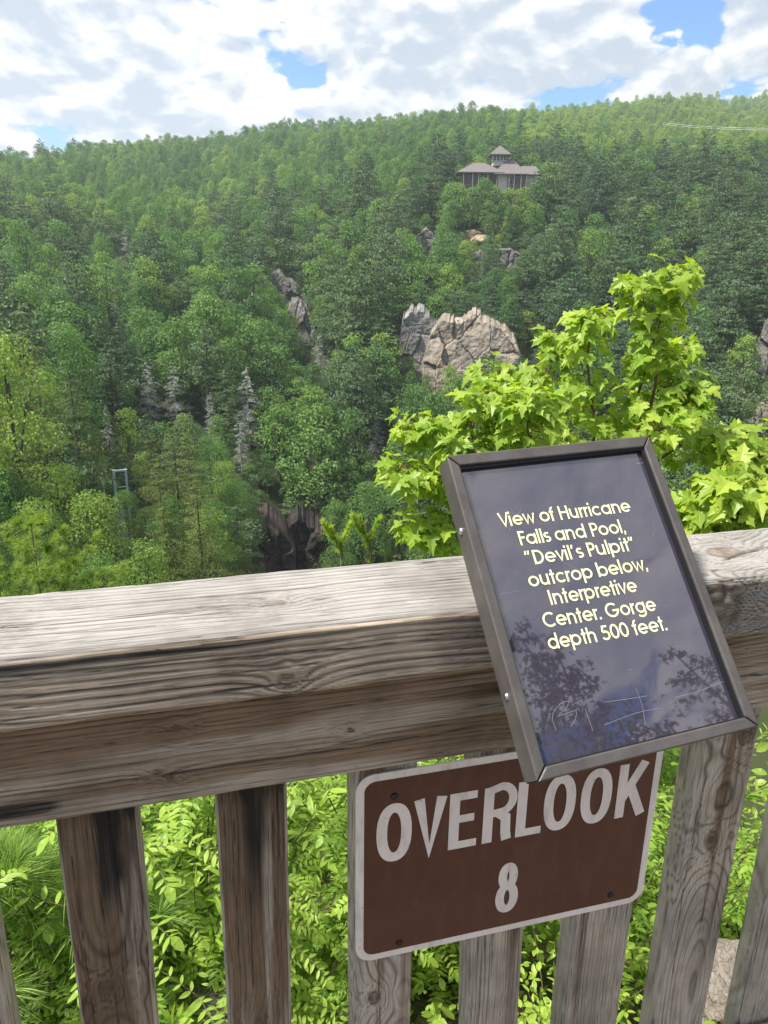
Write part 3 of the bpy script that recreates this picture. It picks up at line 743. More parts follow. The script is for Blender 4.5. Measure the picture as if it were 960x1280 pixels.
# screws on the frame's side, mounting bracket behind
M_STEEL = mat_plain('bare_steel', (.55, .55, .56), .3, 1, var=.2)
def dome(c, n, r, hgt, k=12):
    n = np.array(n, float); n /= np.linalg.norm(n); a = np.cross(n, (.3, .9, .2)); a /= np.linalg.norm(a); b = np.cross(n, a)
    V = [np.array(c)+n*hgt]; F = []
    for j, (rr, hh) in enumerate(((.5, .85), (.85, .5), (1, 0), (1, -.4))):
        for i in range(k):
            an = 2*math.pi*i/k; V.append(np.array(c)+(a*math.cos(an)+b*math.sin(an))*r*rr+n*hgt*hh)
    F3 = np.array([[0, 1+i, 1+(i+1) % k] for i in range(k)])
    F4 = np.array([[1+j*k+i, 1+(j+1)*k+i, 1+(j+1)*k+(i+1) % k, 1+j*k+(i+1) % k] for j in range(3) for i in range(k)])
    return np.array(V), [F3, F4]
for vv in (.0826, .2596):
    v, f = dome((0, -vv, -.016), (-1, 0, 0), .0042, .003); link('screw', mesh_np('screw', v, f, M_STEEL, smooth=True), panel)
br = []
v, f = box(PW/2-.05, PW/2+.05, -.150, -.145, -.12, -TH); br.append((v, f, 0))
v, f = box(PW/2-.05, PW/2-.045, -.27, -.05, -.09, -TH); br.append((v, f, 0))
v, f = box(PW/2+.045, PW/2+.05, -.27, -.05, -.09, -TH); br.append((v, f, 0))
V, F, mi = join(br); link('bracket', mesh_np('bracket', V, F, M_BRONZE), panel)

# ------------------------------------------------------------------ brown numbered sign on the pickets
sign = empty('overlook_sign', tuple(DIST*nF), YAW)
tag(sign, 'brown rectangular metal sign with white border and white lettering screwed to the pickets', 'sign')
SX0, SX1, SZ0, SZ1 = .1778, .6035, -.8810+CZ, -.5905+CZ
def rrect(x0, x1, z0, z1, r, n=9):
    P = []
    for cx, cz, a0 in ((x1-r, z1-r, 0), (x0+r, z1-r, 90), (x0+r, z0+r, 180), (x1-r, z0+r, 270)):
        for a in np.radians(np.linspace(a0, a0+90, n)): P.append((cx+r*math.cos(a), cz+r*math.sin(a)))
    return np.array(P)
def plate(P, yf, yb):
    n = len(P); c = P.mean(0)
    V = np.vstack([np.c_[P[:, 0], np.full(n, yf), P[:, 1]], np.c_[P[:, 0], np.full(n, yb), P[:, 1]], [[c[0], yf, c[1]], [c[0], yb, c[1]]]])
    i = np.arange(n); j = (i+1) % n
    return V, [np.stack([i, j, np.full(n, 2*n)], -1), np.stack([n+j, n+i, np.full(n, 2*n+1)], -1), np.stack([i, n+i, n+j, j], -1)]
def mat_sign(name, col, dirt, sc=1):
    m = NT(name); o = m.obj(); n1 = m.noise(o, 160, 3, .6); n2 = m.noise(o, 10, 5, .6); n3 = m.noise(m.scale(o, (8, 8, 2)), 8, 4, .6)
    c = m.mix(m.math('MULTIPLY', m.ramp(n2, .4, .75), .35), col, dirt)
    c = m.mix(m.math('MULTIPLY', m.ramp(n1, .66, .72), .8), c, dirt)
    c = m.mix(m.math('MULTIPLY', m.ramp(n3, .48, .75), .5), c, dirt)
    m.pbr(c, .5, m.bump(n1, .05, .0005), spec=.35); return m.m
M_SW = mat_sign('sign_white', (.76, .67, .60), (.42, .35, .31)); M_SB = mat_sign('sign_brown', (.085, .030, .017), (.115, .055, .036))
yP = .0355
v, f = plate(rrect(SX0, SX1, SZ0, SZ1, .024), yP, yP+.0022); link('sign_plate', mesh_np('sign_plate', v, f, M_SW), sign)
bw = .0105
v, f = plate(rrect(SX0+bw, SX1-bw, SZ0+bw, SZ1-bw, .0145), yP-.0006, yP-.0001); bf = link('brown_field', mesh_np('brown_field', v, f, M_SB), sign)
st = []; T = .0138
zb, ztp = -.7235+CZ, -.6375+CZ
hh = T/2
def S(pts, closed=False, t=T): st.append((np.array(pts, float), closed, t))
def ell(x0, x1, z0, z1, p=2.3, n=48):
    cx, cz, rx, rz = (x0+x1)/2, (z0+z1)/2, (x1-x0)/2-hh, (z1-z0)/2-hh
    a = np.linspace(0, 2*np.pi, n, endpoint=False); c, s = np.cos(a), np.sin(a)
    return np.stack([cx+rx*np.sign(c)*np.abs(c)**(2/p), cz+rz*np.sign(s)*np.abs(s)**(2/p)], -1)
S(ell(.2038, .2496, zb-.001, ztp+.001), True)
S([(.2585, ztp), (.2735, zb+.004), (.2885, ztp)])
S([(.2990+hh, zb), (.2990+hh, ztp)]); S([(.302, ztp-hh*.85), (.3360, ztp-hh*.85)], t=T*.85); S([(.302, (zb+ztp)/2+.003), (.3330, (zb+ztp)/2+.003)], t=T*.85); S([(.302, zb+hh*.85), (.3375, zb+hh*.85)], t=T*.85)
x = .3455; S([(x+hh, zb), (x+hh, ztp)]); zm = (zb+ztp)/2-.001
S(np.vstack([[(x+hh, ztp-hh*.85)], arc(x+.024, (ztp+zm)/2+.0012, .0165-hh*.5+.0035, (ztp-zm)/2-hh*.4+.0005, 90, -90, 16), [(x+hh, zm+.002)]]), t=T*.85)
S([(x+.022, zm+.002), (x+.0315, zm-.006), (x+.0325, zb+.012), (x+.0345, zb)])
x = .3925; S([(x+hh, zb), (x+hh, ztp)]); S([(x+.004, zb+hh*.85), (x+.0365, zb+hh*.85)], t=T*.85)
S(ell(.4310, .4770, zb-.001, ztp+.001), True); S(ell(.4848, .5308, zb-.001, ztp+.001), True)
x = .5390; S([(x+hh, zb), (x+hh, ztp)]); S([(x+hh, zb+.027), (x+.0385, ztp)]); S([(x+.0205, zb+.048), (x+.0405, zb)])
z0, z1 = -.8470+CZ, -.7635+CZ; zm = z0+(z1-z0)*.535; T2 = .0125; hh = T2/2
S(ell(.3735, .4015, zm-T2/2, z1, 2.1), True, T2); S(ell(.3710, .4040, z0, zm+T2/2, 2.1), True, T2)
parts = []
for q, (p, cl, t) in enumerate(st):
    v, f = offs(p, t, cl); parts.append((np.c_[v[:, 0], np.full(len(v), yP-.0010-(q % 7)*6e-5), v[:, 1]], f, 0))
V, F, mi = join(parts); link('lettering', mesh_np('lettering', V, F, M_SW), bf)
M_SCREW = mat_plain('dull_screw', (.05, .05, .055), .45, 1, var=.3)
for s_, z_ in ((.2261, -.6260), (.2368, -.860), (.5497, -.8567), (.556, -.612)):
    v, f = dome((s_, yP-.0006, z_+CZ), (0, -1, 0), .0052, .0038, 6); link('screw', mesh_np('screw', v, f, M_SCREW), sign)

# ------------------------------------------------------------------ tree prototypes
M_BARK = mat_bark('grey_brown_bark', (.16, .13, .10), (.07, .055, .045), 2)
M_BARKP = mat_bark('pale_dead_bark', (.36, .34, .32), (.20, .185, .17), 2)
M_BROAD = mat_leaf('broadleaf_foliage', (.080, .165, .056), (.215, .335, .088), .35, hue_pos=.012, scale=.35, spec=.25, tcol=(1.3, 1.5, .6))
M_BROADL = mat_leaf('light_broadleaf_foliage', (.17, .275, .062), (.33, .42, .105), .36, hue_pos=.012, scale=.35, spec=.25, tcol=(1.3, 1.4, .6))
M_PINE = mat_leaf('pine_foliage', (.064, .122, .060), (.132, .192, .080), .24, hue_pos=.015, scale=.3, spec=.2)
M_PINEL = mat_leaf('yellow_green_pine_foliage', (.11, .16, .045), (.19, .225, .055), .25, hue_pos=.02, scale=.3, spec=.2)
M_DEAD = mat_leaf('grey_dead_twigs', (.38, .40, .35), (.54, .55, .50), .3, scale=.3, spec=.1, tcol=(1, 1, 1))

def quads(C, Nn, size, aspect=.75, r=rng, bent=True):
    """leaf clump faces at C facing Nn"""
    n = len(C); Nn = Nn/(np.linalg.norm(Nn, axis=1)[:, None]+1e-9)
    t = r.normal(size=(n, 3)); t -= Nn*(t*Nn).sum(1)[:, None]; t /= np.linalg.norm(t, axis=1)[:, None]+1e-9
    b = np.cross(Nn, t); s = (np.broadcast_to(size, (n,))*r.uniform(.65, 1.35, n))[:, None]
    j = lambda: r.uniform(.6, 1.2, (n, 1))
    dn = Nn*s*.22
    V = np.stack([C+t*s*.5*j()-dn*j(), C+b*s*.5*aspect*j()+dn*.3, C-t*s*.5*j()-dn*j(), C-b*s*.5*aspect*j()+dn*.3], 1).reshape(-1, 3)
    return V, np.arange(4*n).reshape(-1, 4)
def unit(r, n):
    v = r.normal(size=(n, 3)); return v/np.linalg.norm(v, axis=1)[:, None]

def broadleaf(seed, H=13., W=8., leaf=.62, dens=1., bare=.28):
    r = np.random.default_rng(seed)
    lobes = []
    nl = int(r.integers(11, 16))
    for k in range(nl):
        u = k/(nl-1); hz = H*(bare+.08+(1-bare-.16)*u); ww = W*.5*math.sqrt(max(.05, 1-((u-.32)/.78)**2))
        a = k*2.4+r.uniform(-.4, .4); rad = W*r.uniform(.17, .26)*(1-.25*u)
        d = max(0, ww-rad)*r.uniform(.55, 1)
        lobes.append((np.array([d*math.cos(a), d*math.sin(a), hz+r.uniform(-.5, .5)]), rad*np.array([1, 1, r.uniform(.65, .85)])))
    lobes.append((np.array([r.uniform(-.5, .5), r.uniform(-.5, .5), H*.93]), W*.17*np.array([1, 1, .8])))
    Cs, Ns = [], []
    for c, rd in lobes:
        n = int(dens*rd[0]**2*13/leaf**2*.72)+12
        d = unit(r, n); d = d[d[:, 2] > -.55]
        rr = np.where(r.random(len(d)) < .25, r.uniform(.55, .9, len(d)), r.uniform(.86, 1.12, len(d)))
        Cs.append(c+d*rd*rr[:, None]); Ns.append(d*.9+r.normal(size=d.shape)*.40+np.array([0, 0, .35]))
    C = np.concatenate(Cs); N = np.concatenate(Ns)
    crown = quads(C, N, leaf, .8, r)
    tr = [tube(spline([(0, 0, -1), (r.uniform(-.2, .2), r.uniform(-.2, .2), H*.3), (r.uniform(-.5, .5), r.uniform(-.5, .5), H*.85)], 6), np.linspace(.022*H, .005*H, 6), 6)]
    for c, rd in lobes[::2]:
        tr.append(tube(spline([(0, 0, c[2]*.55), c*np.array([.5, .5, .85]), c], 4), np.linspace(.009*H, .002*H, 4), 4))
    return crown, tr

def conifer(seed, H=16., W=6., leaf=.6, n_lev=13, base=.3, top_pow=.8, flat=.25, droop=-.1, n_br=6, dens=1., irregular=.25, thin=1.):
    r = np.random.default_rng(seed); Cs, Ns, tr = [], [], []
    lean = r.uniform(-.25, .25, 2)
    tr.append(tube([(0, 0, -1), (lean[0]*.5, lean[1]*.5, H*.5), (lean[0], lean[1], H)], [.016*H, .011*H, .002*H], 6))
    for l in range(n_lev):
        u = l/(n_lev-1); z = H*(base+(1-base)*u)
        L = W*.5*(1-u)**top_pow*r.uniform(1-irregular, 1+irregular)+.75
        if u < .15: L *= .7
        nb = max(3, int(n_br*(1-.4*u)))
        a0 = r.uniform(0, 6.28)
        for k in range(nb):
            if r.random() < .10*irregular*4: continue
            a = a0+k*6.283/nb+r.uniform(-.3, .3); Lb = L*r.uniform(.65, 1.2)
            dirv = np.array([math.cos(a), math.sin(a), 0]); zt = z+r.uniform(-.25, .25)
            p1 = np.array([lean[0]*u, lean[1]*u, zt]); p2 = p1+dirv*Lb+np.array([0, 0, droop*Lb+.10*Lb])
            if Lb > 1: tr.append(tube([p1, (p1+p2)/2+np.array([0, 0, -.04*Lb]), p2], [.028*thin, .02*thin, .01*thin], 3))
            m = max(3, int(dens*Lb*5/leaf**1.15))
            s = r.uniform(.25, 1.05, m)**.8; off = r.normal(size=(m, 3))*np.array([.17, .17, .06])*Lb*.9
            Cs.append(p1+(p2-p1)*s[:, None]+off*np.array([1, 1, 1])+np.array([0, 0, .05*Lb])); Ns.append(np.array([0, 0, 1.])+dirv*.35+r.normal(size=(m, 3))*flat*1.6)
    Cs.append(np.array([lean[0], lean[1], H])+r.normal(size=(8, 3))*np.array([.2, .2, .4])); Ns.append(unit(r, 8))
    return quads(np.concatenate(Cs), np.concatenate(Ns), leaf, .55, r), tr

def tree_meshes(name, cr, tr, mleaf, mbark):
    """one mesh (distant copies) and a trunk/crown pair (near copies)"""
    V, F, mi = join([(cr[0], [cr[1]], 1)]+[(v, f, 0) for v, f in tr])
    one = mesh_np(name, V, F, [mbark, mleaf], mi)
    V, F, mi = join([(v, f, 0) for v, f in tr])
    return one, mesh_np(name+'_trunk', V, F, mbark, smooth=True), mesh_np(name+'_crown', cr[0], [cr[1]], mleaf)

PRO = {'broad': [], 'light': [], 'pine': [], 'ypine': [], 'dead': []}
for k in range(6):
    PRO['broad'].append(tree_meshes('broadleaf_tree', *broadleaf(10+k, 12.5+k % 3, 8.4+k % 2*1.2, .44), M_BROAD, M_BARK))
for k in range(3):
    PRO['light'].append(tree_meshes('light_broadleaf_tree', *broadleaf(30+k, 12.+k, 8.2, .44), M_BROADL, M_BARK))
for k in range(6):
    PRO['pine'].append(tree_meshes('pine_tree', *conifer(50+k, 14.+k % 3, 7.+.9*(k % 2), .52, base=.30+.08*(k % 3), top_pow=.5+.12*(k % 2), n_br=7, dens=1.3, irregular=.35), M_PINE, M_BARK))
for k in range(3):
    PRO['ypine'].append(tree_meshes('pale_pine_tree', *conifer(70+k, 15.+k, 7.2, .5, base=.2, top_pow=.7, n_br=7, dens=1.15, irregular=.35), M_PINEL, M_BARK))
for k in range(3):
    PRO['dead'].append(tree_meshes('dead_tree', *conifer(90+k, 16.+k, 4.6, .30, n_lev=34, base=.08, top_pow=.75, n_br=4, dens=1.25, irregular=.75, droop=-.5, thin=1.6, flat=.8), M_DEAD, M_BARKP))

for k in range(4): PRO.setdefault('nbroad', []).append(tree_meshes('near_broadleaf_tree', *broadleaf(110+k, 12.5+k % 3, 8.6, .23), M_BROAD, M_BARK))
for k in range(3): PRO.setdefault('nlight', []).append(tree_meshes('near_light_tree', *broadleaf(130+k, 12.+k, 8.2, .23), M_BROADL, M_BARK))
for k in range(3): PRO.setdefault('nypine', []).append(tree_meshes('near_pine_tree', *conifer(170+k, 15.+k, 7., .26, n_lev=17, base=.15, top_pow=.7, n_br=8, dens=1.2, irregular=.4), M_PINEL, M_BARK))

# ------------------------------------------------------------------ rock
def rock_parts(seed, size, n_pl=16, rough=.06, res=40, freq=1., face=False):
    """faceted boulder: random planes cut round a ball, then broken up by noise"""
    r = np.random.default_rng(seed); d = unit(r, n_pl)*np.array([1, 1, .8]); d /= np.linalg.norm(d, axis=1)[:, None]; h = r.uniform(.62, 1., n_pl)
    if face:
        d[:4] = np.array([(.08, -1, .3), (-.62, -.78, .25), (.66, -.74, .3), (.05, -.55, .84)])+r.normal(size=(4, 3))*.22; d[:4] /= np.linalg.norm(d[:4], axis=1)[:, None]; h[:4] = r.uniform(.62, .8, 4)
        d[4:, 1] = np.abs(d[4:, 1])*.5; d[4:] /= np.linalg.norm(d[4:], axis=1)[:, None]; h[4:] = r.uniform(.8, 1.2, n_pl-4)
    th = np.linspace(0, 2*np.pi, res*2, endpoint=False); ph = np.linspace(-np.pi/2, np.pi/2, res)
    P, T = np.meshgrid(ph, th, indexing='ij'); D = np.stack([np.cos(P)*np.cos(T), np.cos(P)*np.sin(T), np.sin(P)], -1)
    dt = np.clip(D.reshape(-1, 3)@d.T, 1e-3, None); R0 = np.minimum((h/dt).min(1), 1.35).reshape(P.shape)
    q = D*R0[..., None]*freq
    n = fbm(q[..., 0]*2.6, q[..., 1]*2.6, q[..., 2]*2.2, seed, 6)
    led = np.abs(vnoise(q[..., 0]*3.2+q[..., 2]*1.2, q[..., 1]*2, q[..., 2]*2.4-q[..., 0]*1.1, seed+5))
    R0 = R0*(1+rough*2*n-rough*1.2*np.exp(-(led/.12)**2))
    V = D*R0[..., None]*np.array(size)
    k = res*2; i = np.arange(res-1)[:, None]*k; j = np.arange(k)[None]
    F = np.stack([i+j, i+(j+1) % k, i+k+(j+1) % k, i+k+j], -1).reshape(-1, 4)
    return V.reshape(-1, 3), [F]
def rotz(V, a): c, s = math.cos(a), math.sin(a); return V@np.array([[c, s, 0], [-s, c, 0], [0, 0, 1]])
M_TAN = mat_rock('tan_cliff_rock', [(.25, .205, .155), (.335, .285, .23), (.19, .165, .135), (.085, .075, .065)], .55, (0, .2, .5), .5)
M_GREY = mat_rock('grey_cliff_rock', [(.20, .187, .172), (.285, .27, .252), (.14, .132, .123), (.065, .06, .057)], .6, (0, 0, .6), .5)
M_LEDGE = mat_rock('weathered_ledge_rock', [(.15, .138, .124), (.21, .197, .18), (.11, .102, .094), (.055, .05, .047)], .8, (0, 0, .6), .5)
M_DARKR = mat_rock('dark_gorge_rock', [(.06, .046, .038), (.11, .085, .072), (.035, .028, .025), (.015, .013, .012)], .5, (0, 0, .3), .5)  # very dark brown mix for the cliff low in the gorge
M_CLAY = mat_rock('orange_clay', [(.40, .30, .19), (.46, .36, .24), (.34, .26, .17), (.24, .18, .11)], .6, (0, 0, 0), .1)

CLEAR = []      # picture-shaped clearings: (x, y, rx, ry, nearest, farthest distance) kept free of forest because bare rock or a building stands there
def rock_wall(top, foot, seed, dr=0., cells=16, lean=.28, relief=2.2, res=(110, 70), rim=.07):
    """jointed rock face: its top edge in picture points, its foot row; stands on the slope, blocks set off along joints"""
    r_ = np.random.default_rng(seed); top = np.array(top, float); pc = top[:, 0].mean(); r = canr(pc, foot)+dr; k = r/FPX
    P0 = at(pc, foot, r); az = math.atan2(P0[0], P0[1]); hw = (top[-1, 0]-top[0, 0])/2*k
    U, Vv = np.meshgrid(np.linspace(-1, 1, res[0]), np.linspace(0, 1, res[1]), indexing='ij')
    px = pc+U*hw/k
    H = (foot-np.interp(px, top[:, 0], top[:, 1]))*k; H = H*(1+.05*fbm(U*5, 0, 0, seed, 4)+.07*np.round(2*vnoise(U*3.5, 0, 0, seed+7))/2); H = np.maximum(H, .3)
    X = U*hw; Z = Vv*H-2.5*(1-Vv)
    wx = X+1.2*fbm(X/5, Z/5, 0, seed+1, 3); wz = Z+1.2*fbm(X/5, Z/5, 9, seed+2, 3)
    S = np.stack([r_.uniform(-hw, hw, cells), r_.uniform(-1, H.max(), cells)], -1); A_ = r_.uniform(-.3, .3)
    d = np.stack([np.hypot((wx-a)*1.25+(wz-b)*A_, (wz-b)*.8) for a, b in S]); o = np.argsort(d, 0); i1 = o[0]; d1 = np.take_along_axis(d, o[:1], 0)[0]; d2 = np.take_along_axis(d, o[1:2], 0)[0]
    off = r_.uniform(-1, 1, cells)*relief*.55; sx = r_.uniform(-.28, .28, cells); sz_ = r_.uniform(-.2, .25, cells)
    dep = off[i1]+sx[i1]*(X-S[i1, 0])+sz_[i1]*(Z-S[i1, 1])
    dep = dep-.7*np.exp(-((d2-d1)/.35)**2)+.9*fbm(X/4, Z/4, 3, seed+3, 5)+.25*fbm(X/.8, Z/.8, 3, seed+4, 3)
    edge = np.clip((1-np.abs(U))/rim, 0, 1)**.7*np.clip((1-Vv)/rim, 0, 1)**.6
    Y = Z*lean-dep*edge-relief*(edge-1)*2.2
    V = np.stack([X, Y, Z], -1); B_ = V.copy(); B_[..., 1] = np.maximum(Y+2, Z*lean+relief*4.5+4)
    n, m_ = U.shape; i = np.arange(n-1)[:, None]*m_; j = np.arange(m_-1)[None]; q = np.stack([i+j, i+m_+j, i+m_+j+1, i+j+1], -1).reshape(-1, 4)
    nb = n*m_; F = [q, q[:, ::-1]+nb]
    loop = np.concatenate([np.arange(n)*m_, (n-1)*m_+np.arange(1, m_), (np.arange(n-2, -1, -1))*m_+m_-1, np.arange(m_-2, 0, -1)])
    l2 = np.roll(loop, -1); F.append(np.stack([loop, loop+nb, l2+nb, l2], -1))
    return rotz(np.concatenate([V.reshape(-1, 3), B_.reshape(-1, 3)]), -az), F, P0
def cliff_wall(name, label, cat, walls, mats_, group=None):
    parts = []; P00 = None
    for top, foot, seed, kw, mi_ in walls:
        V, F, P0 = rock_wall(top, foot, seed, **kw); P00 = P0 if P00 is None else P00
        parts.append((V+P0-P00, F, mi_))
    V, F, mi = join(parts); o = link(name, mesh_np(name, V, F, mats_, mi), None, tuple(P00)); return tag(o, label, cat, group)
def cliff(name, label, cat, bl, mat, group=None, mats=None):
    """bl: (px, py, distance, (sx, sy, sz) metres, seed)"""
    parts = []; P0 = at(bl[0][0], bl[0][1], bl[0][2])
    for (x, y, r, s, sd_) in bl:
        P = at(x, y, r); V, F = rock_parts(sd_, s, 13, .055, 80, 1.2, True)
        V = rotz(V, -math.atan2(P[0], P[1])); parts.append((V+P-P0, F, mats[len(parts)] if mats else 0))
    V, F, mi = join(parts); o = link(name, mesh_np(name, V, F, mat, mi, smooth=False), None, tuple(P0)); tag(o, label, cat, group); return o
# each stands where the bare slope meets the sight line of its foot
def canr(x, y):                        # distance at which a sight line meets the bare ground
    d = ray(x, y); lo = np.geomspace(20, 4000, 1200); P = CAMP+d*(lo/np.hypot(d[0], d[1]))[:, None]
    below = P[:, 2] < terrain(P[:, 0], P[:, 1]); return float(lo[np.argmax(below)]) if below.any() else 4000.
def mass(x, y, foot, half, sd_, dr=0):
    """rock mass: picture centre, picture row of its foot, half width and half height in picture pixels"""
    r = canr(x, foot)+dr; k = r/FPX; return (x, y, r+half[0]*k*.45, (half[0]*k, half[0]*k*.62+2, half[1]*k), sd_)
def keepclear(x, y, rx, ry, foot): CLEAR.append((x, y, rx, ry, 0, canr(x, foot)+3))
cliff_wall('rock_cliff', 'broad tan and grey rock cliff half way up the slope below the hilltop building', 'cliff',
      [([(526, 456), (536, 420), (548, 405), (562, 400), (575, 399), (596, 397), (612, 404), (628, 412), (642, 430), (652, 452)], 484, 5, dict(dr=-4, cells=16, relief=2.0), 0),
       ([(496, 440), (502, 402), (512, 392), (528, 391), (536, 396), (545, 408), (550, 430)], 482, 8, dict(dr=-3, cells=9, relief=2.0), 1)], [M_TAN, M_GREY])
for q in ((526, 424, 22, 27), (562, 428, 18, 27), (600, 424, 34, 20), (565, 456, 20, 14), (545, 436, 16, 26)): keepclear(*q, 480)
def ledges(label, group, items, clears, mat):
    for it in items: cliff('rock_ledge', label, 'rock ledge', [mass(*it)], mat, group)
    for q in clears: keepclear(*q)
for lb_, tp_, ft_, sd_ in (('broken grey rock face among trees, upper left of the broad tan cliff', [(332, 366), (340, 346), (352, 343), (366, 352), (378, 362), (386, 380)], 388, 21), ('narrow broken grey rock face among trees just left of the broad tan cliff', [(356, 396), (366, 376), (378, 377), (388, 392), (394, 410), (398, 426)], 430, 22)):
    cliff_wall('rock_outcrop', lb_, 'rock outcrop', [(tp_, ft_, sd_, dict(cells=9, relief=1.6), 0)], M_LEDGE)
for q in ((347, 354, 8, 6, 380), (362, 364, 9, 7, 380), (374, 388, 7, 8, 410), (383, 408, 5, 9, 424)): keepclear(*q)
for lb_, tp_, ft_, sd_ in (('small grey block of rock left of the orange clay bank', [(517, 310), (522, 294), (532, 289), (542, 294), (548, 312)], 318, 24), ('low pale rock patch under the right end of the orange clay bank', [(614, 330), (622, 315), (636, 312), (648, 318), (656, 332)], 336, 26), ('narrow pale rock under the left end of the orange clay bank', [(588, 340), (592, 318), (600, 315), (606, 326), (610, 342)], 346, 27)):
    cliff_wall('rock_outcrop', lb_, 'rock outcrop', [(tp_, ft_, sd_, dict(cells=8, relief=1.2, res=(60, 44)), 0)], M_LEDGE)
for q in ((532, 299, 11, 8, 314), (634, 320, 11, 6, 332), (598, 324, 5, 8, 340)): keepclear(*q)
cliff_wall('rock_outcrop', 'tall grey rock face high on the right edge of the slope', 'rock outcrop', [([(944, 450), (949, 418), (956, 408), (972, 402), (1000, 408), (1015, 440)], 474, 31, dict(cells=10, relief=1.8), 0)], M_LEDGE)
keepclear(957, 436, 8, 22, 465)
cliff_wall('rock_outcrop', 'brownish sloping rock low on the right edge of the slope', 'rock outcrop', [([(926, 560), (936, 532), (950, 512), (975, 506), (1010, 512), (1020, 540)], 570, 33, dict(cells=10, relief=1.8), 0)], M_TAN)
keepclear(950, 538, 16, 18, 560)
cliff_wall('rock_cliff', 'dark cliff with shadowed gully deep in the gorge above the railing', 'cliff',
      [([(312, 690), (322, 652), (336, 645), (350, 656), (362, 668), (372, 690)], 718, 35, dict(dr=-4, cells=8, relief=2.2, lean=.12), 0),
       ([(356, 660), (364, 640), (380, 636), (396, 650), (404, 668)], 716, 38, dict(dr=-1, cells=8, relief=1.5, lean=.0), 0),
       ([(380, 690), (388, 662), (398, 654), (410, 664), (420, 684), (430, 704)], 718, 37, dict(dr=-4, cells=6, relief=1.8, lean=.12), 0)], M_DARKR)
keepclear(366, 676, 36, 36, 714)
# clay bank below the building
rc = canr(610, 296); P0 = at(605, 290, rc); parts = []
for k, (x, y, hx, hy) in enumerate([(592, 295, 17, 8), (613, 288, 15, 8), (647, 279, 12, 6), (602, 300, 15, 8), (630, 284, 16, 6)]):
    r = canr(x, y+hy*.8); V, F = rock_parts(60+k, (hx*r/FPX, 6, hy*r/FPX), 30, .05, 34, 2.); parts.append((V+at(x, y, r+3)-P0, F, 0))
for q in ((596, 293, 10, 5), (614, 284, 8, 5), (648, 276, 7, 4)): CLEAR.append((*q, 0, rc+4))
V, F, mi = join(parts); tag(link('clay_bank', mesh_np('clay_bank', V, F, M_CLAY), None, tuple(P0)), 'bare orange clay bank below the hilltop building', 'clay bank')

